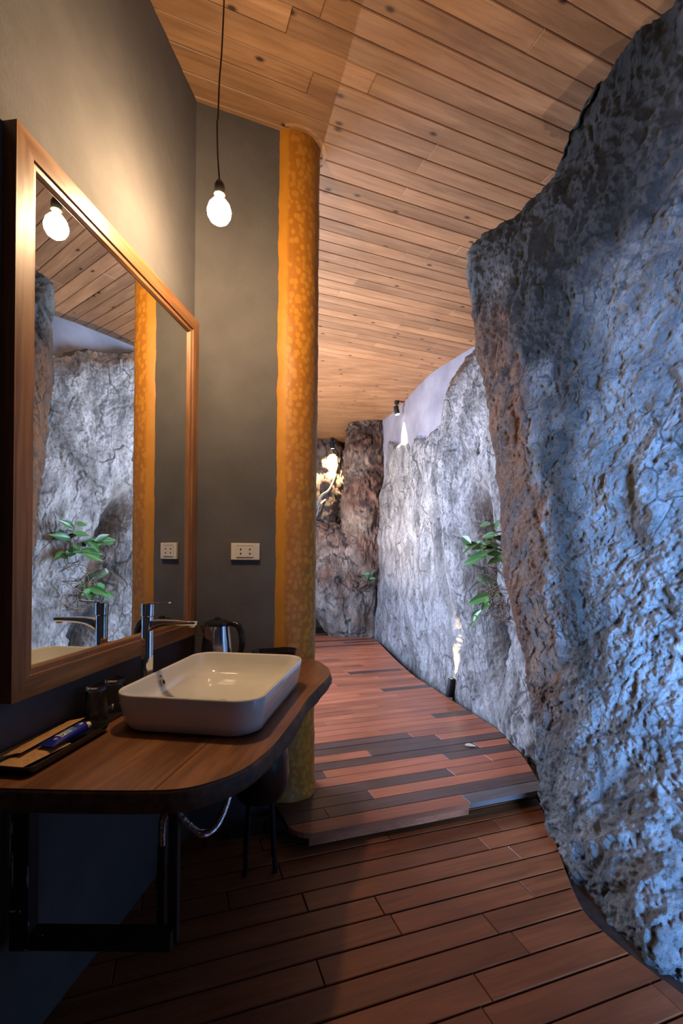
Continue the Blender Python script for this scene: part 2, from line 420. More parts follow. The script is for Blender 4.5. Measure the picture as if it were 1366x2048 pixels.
# unseen remainder of the room: rear wall with the doorway, corridor wall with its window, far wall
wall_slab('wall_back', (-1.5, -2.6), (3.4, -2.6), -0.25, CEIL+0.1, -0.12, M['plaster'], holes=(2.70, 4.20, -0.25, 2.45))
wall_slab('wall_side', (3.4, -2.6), (3.4, 10.3), -0.25, CEIL+0.1, -0.12, M['plaster'])
wall_slab('wall_corridor', (-2.2, 2.3), (-2.2, 10.4), -0.25, CEIL+0.1, 0.12, M['plaster'], holes=(1.2, 3.4, 1.15, 2.65))
wall_slab('wall_far', (-2.3, 10.2), (2.6, 10.2), -0.25, CEIL+0.1, 0.12, M['plaster'])
wall_slab('wall_partition', (-2.2, 2.45), (pB.x-0.05, pB.y+0.08), -0.25, CEIL+0.1, 0.1, M['plaster'])
win = empty('window_1', (-2.2, 4.6, 1.15)); tag(win, kind='structure')
for (y, zc, sy, sz) in ((-1.1, 0.75, 0.05, 1.5), (1.1, 0.75, 0.05, 1.5), (0, 0.75, 0.05, 1.5), (0, 0.02, 2.2, 0.05), (0, 1.48, 2.2, 0.05)):
    box('window_frame', (-0.05, y, zc), (0.07, sy, sz), M['frame_wood'], win, 0.005)

def outward(poly):
    return poly
def clip_half(poly, axis, val, keep_greater):
    out = []
    for i in range(len(poly)):
        p, q = poly[i], poly[(i+1) % len(poly)]
        ip = (p[axis] >= val) if keep_greater else (p[axis] <= val)
        iq = (q[axis] >= val) if keep_greater else (q[axis] <= val)
        if ip: out.append(p)
        if ip != iq:
            t_ = (val-p[axis])/(q[axis]-p[axis]); out.append((p[0]+t_*(q[0]-p[0]), p[1]+t_*(q[1]-p[1])))
    return out
def clip_rect(poly, u0, u1, v0, v1):
    for ax, val, kg in ((0, u0, True), (0, u1, False), (1, v0, True), (1, v1, False)):
        poly = clip_half(poly, ax, val, kg)
        if len(poly) < 3: return []
    return poly
def parea(p):
    return 0.5*sum(p[i][0]*p[(i+1) % len(p)][1]-p[(i+1) % len(p)][0]*p[i][1] for i in range(len(p)))
def plank_vf(poly, u_c, v0, v1, t_, c, down=False):
    """prism in local coords (u - u_c, v - mid); face at z=0, body to -t_, edges of the face chamfered by c"""
    if parea(poly) < 0: poly = poly[::-1]
    pts = []
    for p in poly:
        if not pts or math.hypot(p[0]-pts[-1][0], p[1]-pts[-1][1]) > 1e-4: pts.append(p)
    if len(pts) > 2 and math.hypot(pts[0][0]-pts[-1][0], pts[0][1]-pts[-1][1]) < 1e-4: pts.pop()
    n = len(pts); vm = (v0+v1)/2; us = [p[0] for p in pts]; ua, ub = min(us), max(us)
    sg = -1 if down else 1
    top = [(min(max(p[0], ua+c*0.6), ub-c*0.6)-u_c, min(max(p[1], v0+c), v1-c)-vm, 0) for p in pts]
    mid = [(p[0]-u_c, p[1]-vm, -c*0.8*sg) for p in pts]
    bot = [(p[0]-u_c, p[1]-vm, -t_*sg) for p in pts]
    v = top+mid+bot
    f = [tuple(range(n))] + [(n+i, n+(i+1) % n, (i+1) % n, i) for i in range(n)] + [(2*n+i, 2*n+(i+1) % n, n+(i+1) % n, n+i) for i in range(n)] + [tuple(reversed(range(2*n, 3*n)))]
    if down: f = [tuple(reversed(q)) for q in f]
    return v, f

def boards(parent, outline, ang, wdt, gap, z, thick, rows, mats, lens, down=False, chamf=0.0025, stuff_from=None, start=0.0, seed=1, forced=None):
    """lay boards over outline (plan polygon, metres); rows: (k0,k1); mats(k, piece)->material"""
    R = random.Random(seed)
    e1 = Vector((math.cos(ang), math.sin(ang))); e2 = Vector((-math.sin(ang), math.cos(ang)))
    loc = [(Vector(p).dot(e1), Vector(p).dot(e2)) for p in outline]
    us = [p[0] for p in loc]; U0, U1 = min(us), max(us)
    sv, sf, smi = [], [], []
    smats = []
    for k in range(rows[0], rows[1]):
        v0 = start + k*wdt + gap/2; v1 = start + (k+1)*wdt - gap/2
        if forced and k in forced: cuts = [U0-0.1] + list(forced[k]) + [U1+0.1]
        else:
            cuts = [U0 - R.uniform(0.1, lens[1])]
            while cuts[-1] < U1: cuts.append(cuts[-1] + R.uniform(*lens))
        for j in range(len(cuts)-1):
            poly = clip_rect(loc, cuts[j]+gap*0.25, cuts[j+1]-gap*0.25, v0, v1)
            if len(poly) < 3 or abs(parea(poly)) < 4e-4: continue
            u_c = sum(p[0] for p in poly)/len(poly); vm = (v0+v1)/2
            mt = mats(k, j, R)
            v, f = plank_vf(poly, u_c, v0, v1, thick, chamf, down)
            org = e1*u_c + e2*vm
            if stuff_from is not None and k >= stuff_from:
                b0 = len(sv)
                for p in v:
                    q = org + e1*p[0] + e2*p[1]; sv.append((q.x, q.y, z+p[2]))
                sf += [tuple(b0+i for i in q) for q in f]
                if mt not in smats: smats.append(mt)
                smi += [smats.index(mt)]*len(f)
            else:
                o = pyd('plank', v, f, mt, parent)
                o.location = (org.x, org.y, z + R.uniform(-0.0012, 0.0012)); o.rotation_euler = (0, 0, ang)
    if sv:
        me = bpy.data.meshes.new('far_planks'); me.from_pydata(sv, [], sf)
        for m_ in smats: me.materials.append(m_)
        me.polygons.foreach_set('material_index', smi); me.update()
        o = link('far_planks', me, None, parent); tag(o, kind='stuff')

# ceiling
ceil = pyd('ceiling', [(-2.4, -2.7, CEIL+0.02), (3.5, -2.7, CEIL+0.02), (3.5, 10.4, CEIL+0.02), (-2.4, 10.4, CEIL+0.02),
                       (-2.4, -2.7, CEIL+0.12), (3.5, -2.7, CEIL+0.12), (3.5, 10.4, CEIL+0.12), (-2.4, 10.4, CEIL+0.12)],
           [(3,2,1,0), (4,5,6,7), (0,1,5,4), (1,2,6,5), (2,3,7,6), (3,0,4,7)], M['pine'])
tag(ceil, kind='structure')
e_w = WP(1.07, -0.6, 0)
c_out = [(e_w.x, e_w.y), (pB.x, pB.y), (pC.x-0.05, pC.y-0.02), (-0.42, 2.8), (-2.15, 2.9), (-2.15, 10.1), (0.5, 10.1), (0.62, 8.5), (0.98, 7.0), (1.2, 6.0), (1.6, 5.2), (2.0, 4.2), (2.3, 3.3), (2.5, -0.6)]
a_c = math.atan(0.40)
boards(ceil, c_out, a_c, 0.112, 0.0018, CEIL, 0.018, (-14, 92), lambda k, j, R: M['pine'], (1.3, 2.9), down=True, chamf=0.0045, stuff_from=46, start=0.02, seed=3)

# ground below both floors
gnd = pyd('ground', [(-2.4, -2.7, -0.16), (3.5, -2.7, -0.16), (3.5, 10.4, -0.16), (-2.4, 10.4, -0.16)], [(0,1,2,3)], M['soil'])
tag(gnd, kind='structure')

# near floor (brown boards) and raised deck (red boards)
a_f = math.atan(0.345)
near_edge = catmull([(2.2, 0.3), (1.55, 0.95), (1.22, 1.36), (1.115, 1.555), (1.045, 1.70), (1.005, 1.80), (0.985, 1.92), (1.02, 2.12), (1.075, 2.36), (1.145, 2.70), (1.16, 2.85)], 60)
wl0 = WP(1.07, -1.0, 0); wl1 = WP(1.07, corner_a, 0)
n_out = [(wl0.x, wl0.y), (2.2, -1.0)] + [tuple(p) for p in near_edge] + [(1.0, 2.9), (-0.2, 2.6), (pC.x, pC.y), (wl1.x, wl1.y)]
floor_n = box('floor', (0.3, 0.9, -0.065), (2.2, 3.6, 0.03), M['soil']); tag(floor_n, kind='structure')
boards(floor_n, n_out, a_f, 0.1106, 0.0075, 0.0, 0.024, (-14, 30), lambda k, j, R: M['near_deck'], (0.55, 1.3), chamf=0.003, start=0.05, seed=11)

d_edge = catmull([(1.15, 2.58), (1.165, 2.72), (1.215, 3.14), (1.205, 3.35), (1.214, 3.58), (1.12, 3.98), (1.005, 4.42), (0.90, 4.85), (0.808, 5.22), (0.70, 6.0), (0.618, 6.75), (0.56, 7.3), (0.44, 7.62), (0.1, 7.75)], 80)
e1 = Vector((math.cos(a_f), math.sin(a_f))); e2 = Vector((-math.sin(a_f), math.cos(a_f)))
def fr(u, v): q = e1*u + e2*v; return (q.x, q.y)
V0 = 2.175
# front edge runs along the boards; rounded left end at the column
u_l = Vector((-0.12, 2.27)).dot(e1)
d_out = [fr(u_l+0.02, V0), fr(Vector((1.15, 2.6)).dot(e1), V0)] + [tuple(p) for p in d_edge[1:]] + [(-2.1, 7.7), (-2.1, 3.0), (-0.5, 2.75), (-0.33, 2.5)]
arc = []
for k in range(7):
    th = PI + (PI/2)*k/6
    arc.append(fr(u_l+0.02+0.13*math.cos(th), V0+0.13+0.13*math.sin(th)))
d_out = arc + d_out[1:]
deck = empty('floor_raised', (0, 0, 0)); tag(deck, kind='structure')
u_grey = Vector((0.704, 2.55)).dot(e1)
forced = {0: (u_grey,), 1: (Vector((-0.05, 2.4)).dot(e1),), 2: (Vector((0.18, 2.62)).dot(e1),)}
darkset = {(1, 1), (5, 1), (7, 1), (13, 0), (13, 1), (19, 1), (24, 1)}
def deck_mats(k, j, R):
    if k == 0: return M['deck'] if j == 0 else M['deck_grey']
    if k == 1: return M['deck_dark']
    if k == 2: return M['deck'] if j else M['deck_dark']
    r = R.random()
    if k in (5, 7, 9): return M['deck_dark'] if j % 2 == 1 else M['deck']
    return M['deck_dark'] if r < (0.13 if k < 14 else 0.06) else M['deck']
boards(deck, d_out, a_f, 0.102, 0.003, DECK, 0.026, (0, 62), deck_mats, (0.6, 1.7), chamf=0.0018, stuff_from=36, start=V0, seed=5, forced=forced)
# joists and the thin fascia under the front edge
fas = [fr(u_l-0.02, V0+0.02), fr(u_grey, V0+0.02), fr(u_grey, V0+0.045), fr(u_l-0.02, V0+0.045)]
pyd('fascia', [(x, y, z) for z in (0.02, DECK-0.026) for x, y in fas], [(3,2,1,0), (4,5,6,7), (0,1,5,4), (1,2,6,5), (2,3,7,6), (3,0,4,7)], M['deck'], deck)
for vv in (0.25, 1.2, 2.4, 3.6, 4.8):
    q0, q1 = fr(0.25, V0+vv), fr(1.3 if vv < 1.3 else 1.75, V0+vv)
    ctr = ((q0[0]+q1[0])/2, (q0[1]+q1[1])/2, 0.005)
    box('joist', ctr, (math.dist(q0, q1), 0.05, 0.11), M['soil'], deck, rz=a_f)

# ------------------------------------------------------------------ rocks
def near_rock():
    # plan outline at each height: back2, back1, S (silhouette), R, M1, M2, N1, N2
    L = [
     (-0.30, [(1.9,3.0),(1.45,2.95),(1.19,2.66),(1.15,2.42),(1.12,2.10),(1.22,1.66),(1.62,1.10),(2.5,0.40)]),
     (0.00,  [(1.9,3.0),(1.45,2.97),(1.165,2.68),(1.11,2.42),(1.075,2.10),(1.175,1.64),(1.60,1.05),(2.5,0.35)]),
     (0.50,  [(1.9,3.1),(1.45,3.05),(1.14,2.77),(1.13,2.50),(1.15,2.18),(1.27,1.76),(1.66,1.15),(2.5,0.40)]),
     (0.90,  [(1.9,3.15),(1.42,3.12),(1.09,2.86),(1.12,2.58),(1.19,2.26),(1.34,1.86),(1.72,1.25),(2.5,0.50)]),
     (1.30,  [(1.9,3.2),(1.35,3.2),(1.015,2.95),(1.08,2.66),(1.20,2.33),(1.40,1.95),(1.78,1.35),(2.5,0.6)]),
     (1.70,  [(1.9,3.2),(1.33,3.24),(0.980,3.00),(1.05,2.72),(1.20,2.40),(1.42,2.02),(1.82,1.45),(2.5,0.7)]),
     (2.10,  [(1.9,3.2),(1.30,3.24),(0.955,3.01),(1.03,2.74),(1.19,2.44),(1.42,2.08),(1.84,1.5),(2.5,0.8)]),
     (2.40,  [(1.9,3.2),(1.28,3.24),(0.915,3.01),(0.99,2.76),(1.16,2.46),(1.40,2.12),(1.84,1.55),(2.5,0.85)]),
     (2.70,  [(1.9,3.2),(1.22,3.24),(0.838,3.00),(0.93,2.76),(1.12,2.48),(1.38,2.15),(1.84,1.6),(2.5,0.9)]),
     (3.00,  [(1.9,3.2),(1.20,3.2),(0.798,2.96),(0.90,2.74),(1.10,2.47),(1.38,2.15),(1.84,1.6),(2.5,0.9)]),
     (3.20,  [(1.9,3.2),(1.20,3.14),(0.785,2.94),(0.89,2.74),(1.10,2.47),(1.37,2.14),(1.82,1.6),(2.5,0.9)]),
     (3.33,  [(1.9,3.1),(1.25,3.06),(0.840,2.92),(0.93,2.73),(1.12,2.46),(1.37,2.12),(1.80,1.58),(2.5,0.9)]),
     (3.41,  [(1.9,3.05),(1.35,2.95),(1.06,2.76),(1.09,2.62),(1.17,2.42),(1.37,2.10),(1.78,1.55),(2.5,0.9)]),
     (3.50,  [(1.9,3.0),(1.40,2.85),(1.155,2.66),(1.15,2.52),(1.19,2.34),(1.37,2.06),(1.75,1.52),(2.5,0.9)]),
     (3.58,  [(1.9,2.9),(1.42,2.75),(1.155,2.52),(1.15,2.42),(1.19,2.28),(1.36,2.02),(1.72,1.5),(2.5,0.9)]),
     (3.68,  [(1.9,2.8),(1.45,2.65),(1.19,2.36),(1.19,2.28),(1.21,2.18),(1.35,1.92),(1.70,1.45),(2.5,0.85)]),
     (3.80,  [(1.9,2.7),(1.50,2.55),(1.25,2.28),(1.22,2.18),(1.24,2.06),(1.38,1.84),(1.70,1.42),(2.5,0.8)]),
    ]
    hs = np.array([l[0] for l in L]); ctl = np.array([l[1] for l in L])      # (17, 8, 2)
    NU, NV = 620, 760
    # across
    rows = np.array([catmull(c, NU) for c in ctl])                          # (17, NU, 2)
    hh = np.linspace(-0.30, 3.78, NV)
    P = np.zeros((NV, NU, 3)); P[:, :, 2] = hh[:, None]
    # monotone-ish smooth interpolation in height
    idx = np.clip(np.searchsorted(hs, hh, side='right')-1, 0, len(hs)-2)
    t_ = (hh-hs[idx])/(hs[idx+1]-hs[idx]); 
    m = np.gradient(rows, hs, axis=0)
    hseg = (hs[idx+1]-hs[idx])[:, None, None]; t3 = t_[:, None, None]
    a, b = rows[idx], rows[idx+1]; ma, mb = m[idx]*hseg, m[idx+1]*hseg
    P[:, :, :2] = (2*t3**3-3*t3**2+1)*a + (t3**3-2*t3**2+t3)*ma + (-2*t3**3+3*t3**2)*b + (t3**3-t3**2)*mb
    N = normals(P)
    if N[NV//2, int(NU*0.6), 0] > 0: N = -N
    X = P.copy()
    rot = np.array(Matrix.Rotation(-0.5, 3, 'X'))
    Q = X @ rot.T
    W = np.stack([fbm(X*2.3+k*31, 3) for k in range(3)], -1)*0.16; H0 = X[..., 2]
    st = (Q+W)*np.array([1, 1, 0.30])
    d = 0.060*fbm(X*1.3+3, 3) + 0.020*(0.9-ridged(st*4.2, 3)) + 0.011*(0.9-ridged((Q+W)*np.array([1,1,0.38])*10, 3)-0.9)
    d += 0.012*fbm(X*24+9, 4)+0.005*fbm(X*64, 2)
    # hard steps (bedding / broken faces)
    q = (Q[...,0]*1.1+Q[...,2]*0.45+Q[...,1]*0.5 + 0.25*fbm(X*1.7+50, 3))*5.5
    saw = (q-np.floor(q)); d += 0.020*(np.where(saw < 0.86, saw/0.86, (1-saw)/0.14)-0.5)*sstep(-0.25, 0.3, fbm(X*1.9+77, 2))
    c1 = 0*H0; c2 = crack((Q+W*0.5)*np.array([4.0, 4.0, 1.3])+15, 0.04)
    c3 = crack((Q+W*0.3)*np.array([8.5, 8.5, 3.2])+25, 0.06)
    msk = sstep(-0.1, 0.25, fbm(X*1.4+99, 2))
    cr = 0*H0
    # the vertical trough where the brown flank meets the front face (about 1.2 - 1.6 m up)
    u = np.linspace(0, 1, NU)[None, :]; H = P[:, :, 2]
    tro = np.exp(-((u-0.455-0.05*np.sin(H*1.6+0.5))/0.014)**2)*sstep(0.3, 0.8, H)*(1-sstep(2.0, 2.5, H))
    d -= 0.026*tro*sstep(-0.3, 0.4, fbm(P*3.3+60, 2))
    amp = 1-0.55*np.exp(-((u-0.2857)/0.05)**2)
    X = X + N*(d*amp)[..., None]
    flank = 1-sstep(0.45, 0.50, u+0.04*fbm(P*2.5+8, 3)-0.03*(H<2.2)*0)
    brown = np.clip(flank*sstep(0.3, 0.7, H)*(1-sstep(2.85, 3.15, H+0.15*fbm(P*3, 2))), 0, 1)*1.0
    topd = sstep(1.75, 2.75, H+2.6*(0.50-u)*(u > 0.5)-0.75*flank+0.45*fbm(P*1.8+4, 3))*(1-sstep(0.66, 0.82, u))  # lichen stain at the top, deepened to paint in the shade there
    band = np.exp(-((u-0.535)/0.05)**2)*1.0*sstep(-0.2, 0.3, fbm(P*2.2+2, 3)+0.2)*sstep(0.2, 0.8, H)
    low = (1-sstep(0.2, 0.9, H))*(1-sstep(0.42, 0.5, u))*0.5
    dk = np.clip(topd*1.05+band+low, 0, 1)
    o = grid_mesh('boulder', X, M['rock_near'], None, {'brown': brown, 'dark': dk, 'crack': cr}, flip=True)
    tag(o, 'huge grey blue limestone boulder filling the right side from floor gap to pine ceiling', 'rock')
near_rock()

# base and top plan lines of the sculpted right wall
B_ = [(0.12, 9.0), (0.34, 8.25), (0.58, 7.62), (0.73, 6.80), (0.95, 5.26), (1.12, 4.47), (1.27, 3.67), (1.32, 3.23), (1.40, 2.85), (1.7, 2.4)]
T_ = [(0.30, 9.4), (0.52, 8.5), (0.79, 7.65), (0.905, 7.03), (1.07, 6.05), (1.29, 5.45), (1.47, 5.0), (1.72, 4.2), (1.97, 3.7), (2.25, 3.1)]
def right_surf(NU, NV, u0=0.0, u1=1.0, z0=-0.2, z1=CEIL+0.03):
    us = np.linspace(u0, u1, NU)
    def ev(pts):
        c = catmull(pts, 2001); return c[(us*2000).astype(int)]
    b, tp = ev(B_), ev(T_)
    hh = np.linspace(z0, z1, NV); k = np.clip(hh/CEIL, -0.1, 1.02)
    k = k**1.15*np.sign(k) if False else np.sign(k)*np.abs(k)**1.2
    P = np.zeros((NV, NU, 3)); P[:, :, :2] = b[None]*(1-k[:, None, None]) + tp[None]*k[:, None, None]; P[:, :, 2] = hh[:, None]
    return P, us, hh
def right_wall():
    P, us, hh = right_surf(120, 90, 0.0, 1.0)
    N = normals(P)
    if N[40, 60, 0] > 0: N = -N
    P = P + N*(0.012*fbm(P*2.0, 3) - 0.45*(1-sstep(2.3, 2.65, P[..., 2])))[..., None] - N*0.02
    o = grid_mesh('wall_right', P, M['plaster_right'], flip=True); tag(o, kind='structure')
right_wall()
def mid_rock():
    NU, NV = 900, 620
    P, us, hh = right_surf(NU, NV, 0.215, 1.0, -0.2, CEIL+0.01)
    # skip density near far end is fine
    N = normals(P)
    if N[NV//2, NU//2, 0] > 0: N = -N
    U = us[None, :]*9 - 2 + 0*hh[:, None]      # control index (0 = crack by the brown boulder)
    H = P[:, :, 2]
    X = P.copy()
    W = np.stack([fbm(X*2.0+k*31+5, 3) for k in range(3)], -1)*0.2
    rough = 0.35+0.65*sstep(1.6, 2.8, U+0.8*fbm(X*0.9+3, 2))
    rot = np.array(Matrix.Rotation(0.35, 3, 'Y') @ Matrix.Rotation(0.25, 3, 'X')); Q = X @ rot.T
    d = 0.07*fbm(X*1.0+30, 3) + 0.030*(0.8-ridged((Q+W*0.6)*np.array([1,1,0.22])*1.8, 2)) + rough*0.012*(0.9-ridged((Q+W)*np.array([1,1,0.45])*7, 3))
    d += 0.006*fbm(X*22+9, 4)*(0.4+rough*0.8) + 0.002*fbm(X*60, 2)
    q = (Q[...,1]*1.2+Q[...,2]*0.8+0.3*fbm(X*1.5+50, 3))*5.0; saw = q-np.floor(q)
    d += 0.026*rough*(np.where(saw < 0.88, saw/0.88, (1-saw)/0.12)-0.5)*sstep(-0.1, 0.35, fbm(X*1.5+77, 2))
    c1 = crack((Q+W)*np.array([1.7, 1.3, 0.7])+5.5, 0.018); c2 = crack((X+W*0.8)*np.array([3.4, 3.4, 3.0])+15, 0.04)*sstep(-0.1, 0.25, fbm(X*1.3+99, 2))
    cr = np.clip(c1*sstep(0.0, 0.3, fbm(X*0.8+4, 2)), 0, 1); d -= 0.02*cr
    # border above which smooth cement shows
    border = np.interp(U, [-1, 0, 1, 2, 2.7, 2.95, 3.3, 3.7, 4.1, 4.6, 5.2, 6, 7], [3.3, 3.2, 3.0, 2.8, 2.85, 3.15, 3.38, 3.50, 3.66, 3.42, 3.20, 2.95, 2.8])
    border = border + 0.07*fbm(X*4+1, 3)
    over = sstep(0.0, 0.16, H-border)
    rise = np.where(U < 2.7, 0.03, 0.13)
    rise = np.interp(U, [0, 2.0, 3.0, 7], [0.02, 0.035, 0.14, 0.16])
    near_lamp = np.exp(-((U-2.93)/0.35)**2); rise = rise*(0.15+0.85*sstep(0.15+0.5*near_lamp, 1.3+1.0*near_lamp, H)); d = d*(1-0.6*near_lamp*(1-sstep(0.8, 1.6, H))); d = np.minimum(d+rise, 0.015+0.16*np.maximum(H, 0))
    d = d*(1-over) - 0.09*over
    # hollow with the plant, dark crevice below, column lobes
    def g(u0, h0, su, sh, sl=0.0): return np.exp(-(((U-u0)-sl*(H-h0))/su)**2-((H-h0)/sh)**2)
    d -= 0.32*g(4.12, 1.68, 0.20, 0.28, -0.3) + 0.20*g(4.10, 1.22, 0.26, 0.18) + 0.26*g(4.22, 0.55, 0.17, 0.42, -0.2)
    d += 0.10*g(3.2, 1.9, 0.5, 1.0, -0.2)
    d += 0.16*g(5.3, 1.9, 0.8, 0.5)
    d -= 0.08*g(2.55, 2.3, 0.10, 1.0, -0.25)
    X = X + N*d[..., None]
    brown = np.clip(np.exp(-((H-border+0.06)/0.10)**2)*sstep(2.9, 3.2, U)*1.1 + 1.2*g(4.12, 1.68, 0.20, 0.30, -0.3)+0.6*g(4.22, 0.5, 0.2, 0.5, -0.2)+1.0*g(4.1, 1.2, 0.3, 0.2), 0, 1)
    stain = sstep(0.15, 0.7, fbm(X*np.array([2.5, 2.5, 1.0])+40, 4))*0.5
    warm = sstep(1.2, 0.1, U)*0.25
    dk = np.clip(stain*rough + np.exp(-((H-0.0)/0.08)**2)*0.6 + g(4.12, 1.7, 0.14, 0.22, -0.3)*0.8 + g(4.22, 0.52, 0.20, 0.42, -0.2)*1.1, 0, 1)  # recess shade of the hollow and crevice painted in as dark colour
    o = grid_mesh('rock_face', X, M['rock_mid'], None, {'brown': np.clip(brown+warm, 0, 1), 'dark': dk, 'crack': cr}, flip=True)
    tag(o, 'pale grey cracked limestone face lining the right side of the raised deck', 'rock')
mid_rock()

def boulder(name, c, s, seed, mat, label, n=150, shear=(0,0), rz=0, amp=1.0, brown=0.0, power=2.6, freq=1.0, dark=0.0, ridgez=0.4):
    th = np.linspace(0.02, PI-0.02, n)[:, None]; ph = np.linspace(0, 2*PI, 2*n, endpoint=False)[None, :]
    D = np.stack([np.sin(th)*np.cos(ph), np.sin(th)*np.sin(ph), np.cos(th)+0*ph], -1)
    r = (np.abs(D)**power).sum(-1)**(-1/power)
    P = D*r[..., None]*np.array(s)
    P[..., 0] += shear[0]*P[..., 2]; P[..., 1] += shear[1]*P[..., 2]
    cr_, sr_ = math.cos(rz), math.sin(rz)
    P = np.stack([P[...,0]*cr_-P[...,1]*sr_, P[...,0]*sr_+P[...,1]*cr_, P[...,2]], -1) + np.array(c)
    N = D/np.array(s); N = N/np.linalg.norm(N, axis=-1, keepdims=True)
    N = np.stack([N[...,0]*cr_-N[...,1]*sr_, N[...,0]*sr_+N[...,1]*cr_, N[...,2]], -1)
    S = P*freq+seed*11.3
    W = np.stack([fbm(S*1.8+k*31, 3) for k in range(3)], -1)*0.2
    cz = crack((S+W)*2.0, 0.04); c2 = crack((S+W)*5.0+4, 0.06)
    d = 0.09*fbm(S*1.3, 3)+0.05*(ridged((S+W)*np.array([1,1,ridgez])*3.0, 3)-0.9)+0.014*fbm(S*12, 4)-0.05*cz-0.018*c2
    P = P + N*(d*amp)[..., None]
    b = np.clip(brown*sstep(-0.3, 0.4, fbm(S*1.5+9, 3)), 0, 1); dk = np.clip(dark+0.4*sstep(0.1, 0.6, fbm(S*2+19, 3)), 0, 1)
    o = grid_mesh(name, P, mat, None, {'brown': b, 'dark': dk, 'crack': np.clip(cz+c2*0.6, 0, 1)}, closed=True, flip=False)
    return tag(o, label, 'rock')
boulder('boulder', (0.40, 8.12, 2.35), (0.42, 0.42, 1.55), 3, M['rock_far'], 'tall brown upright boulder touching the ceiling at the end of the deck', shear=(0.02, 0.18), brown=0.7)
boulder('boulder', (-0.02, 8.02, 0.95), (0.50, 0.40, 1.02), 5, M['rock_far'], 'low brown boulder at the deck end beside the ochre column', shear=(-0.18, 0.10), brown=0.8)
boulder('boulder', (0.46, 7.95, 0.55), (0.16, 0.28, 0.75), 8, M['rock_far'], 'narrow grey boulder wedged beside the smooth rock face at the deck end', n=90, shear=(-0.02, 0.08), amp=0.6)
boulder('boulder', (-0.62, 9.75, 2.75), (0.72, 0.35, 1.2), 12, M['rock_far'], 'amber lit rock in the farthest corner under the ceiling', n=110, brown=0.3)
boulder('rock_slab', (1.445, 3.33, 0.46), (0.20, 0.36, 0.80), 21, M['rock_mid'], 'pale rounded rock slab leaning between the deck edge and the huge boulder', n=170, shear=(0.03, -0.18), rz=0.12, amp=0.45, freq=1.3)

# ------------------------------------------------------------------ ochre column
def column():
    n, m = 96, 240
    C = np.array([-0.295, 2.70]); th = np.linspace(0, 2*PI, n, endpoint=False)[None, :]; z = np.linspace(-0.05, CEIL+0.01, m)[:, None]
    r = 0.150 + 0.030*np.exp(-((z-0.0)/0.07)**2) + 0.012*np.exp(-((z-0.10)/0.03)**2) + 0*th
    P = np.stack([r*np.cos(th), r*np.sin(th), z+0*th], -1)
    r2 = r + 0.0035*fbm(P*9, 3) + 0.0014*fbm(P*40, 2)
    P = np.stack([r2*np.cos(th), r2*np.sin(th), z+0*th], -1)
    o = grid_mesh('column', P, M['ochre'], None, closed=True); o.location = (C[0], C[1], 0)
    tag(o, 'round ochre yellow plastered column with mottled print standing at the wall end', 'column')
column()
# thin wooden ring let into the ceiling round the column
v, f = [], []
for k in range(41):
    a = -PI*0.55 + PI*1.3*k/40
    for (r, z) in ((0.166, CEIL-0.002), (0.186, CEIL-0.002), (0.186, CEIL+0.01), (0.166, CEIL+0.01)):
        v.append((-0.295+r*math.cos(a), 2.70+r*math.sin(a), z))
for k in range(40):
    for j in range(4): l = (j+1) % 4; f.append((k*4+j, (k+1)*4+j, (k+1)*4+l, k*4+l))
tag(pyd('trim_1', v, f, M['pine']), kind='structure')

# ------------------------------------------------------------------ mirror
mir = empty('mirror', WP(1.07, 1.81, 1.015)); mir.rotation_euler = (0, 0, -a_w)
tag(mir, 'large wall mirror in a thick brown wooden frame above the wash counter', 'mirror')
# local: x = out of wall, y = along wall
A0, A1, Z0, Z1 = 1.125-1.81, 2.240-1.81, 0.0, 1.545
fw, ft = 0.082, 0.042
def frame_piece(name, pts, inner):
    # pts outer ends (y,z); inner ends (y,z): mitred bar with a small inner step
    (y0, z0), (y1, z1) = pts; (i0, k0), (i1, k1) = inner
    def lp(a, b, t_): return (a[0]+(b[0]-a[0])*t_, a[1]+(b[1]-a[1])*t_)
    prof = [(0.0, 0.0), (0.0, ft), (0.72, ft), (0.74, ft-0.006), (0.92, ft-0.008), (1.0, ft-0.016), (1.0, 0.012), (1.0, 0.0)]
    v = []
    L = math.dist(pts[0], pts[1]); c = ((y0+y1)/2, (z0+z1)/2); vert = abs(z1-z0) > abs(y1-y0)
    for (o_, i_) in (((y0, z0), (i0, k0)), ((y1, z1), (i1, k1))):
        for t_, x in prof:
            q = lp(o_, i_, t_); v.append((x, q[0], q[1]))
    n = len(prof)
    f = [(j, (j+1) % n, n+(j+1) % n, n+j) for j in range(n)] + [tuple(range(n))[::-1], tuple(range(n, 2*n))]
    # local frame with x along the bar so the grain follows it
    if vert: R = Matrix(((0,0,1),(0,1,0),(-1,0,0))).transposed()
    else: R = Matrix(((0,1,0),(-1,0,0),(0,0,1))).transposed()
    Rm = R.to_4x4(); Ctr = Vector((0, c[0], c[1]))
    vv = [Rm.inverted() @ (Vector(p)-Ctr) for p in v]
    o = pyd(name, vv, f, M['frame_wood'], mir)
    bm = bmesh.new(); bm.from_mesh(o.data); bmesh.ops.recalc_face_normals(bm, faces=bm.faces); bm.to_mesh(o.data); bm.free()
    o.matrix_local = Matrix.Translation(Ctr) @ Rm
    return o
oc = [(A0, Z0), (A1, Z0), (A1, Z1), (A0, Z1)]; ic = [(A0+fw, Z0+fw), (A1-fw, Z0+fw), (A1-fw, Z1-fw), (A0+fw, Z1-fw)]
for k in range(4):
    frame_piece('frame_bar', (oc[k], oc[(k+1) % 4]), (ic[k], ic[(k+1) % 4]))
g = box('glass_pane', (0.020, (A0+A1)/2, (Z0+Z1)/2), (0.006, A1-A0-0.14, Z1-Z0-0.14), M['mirror'], mir)

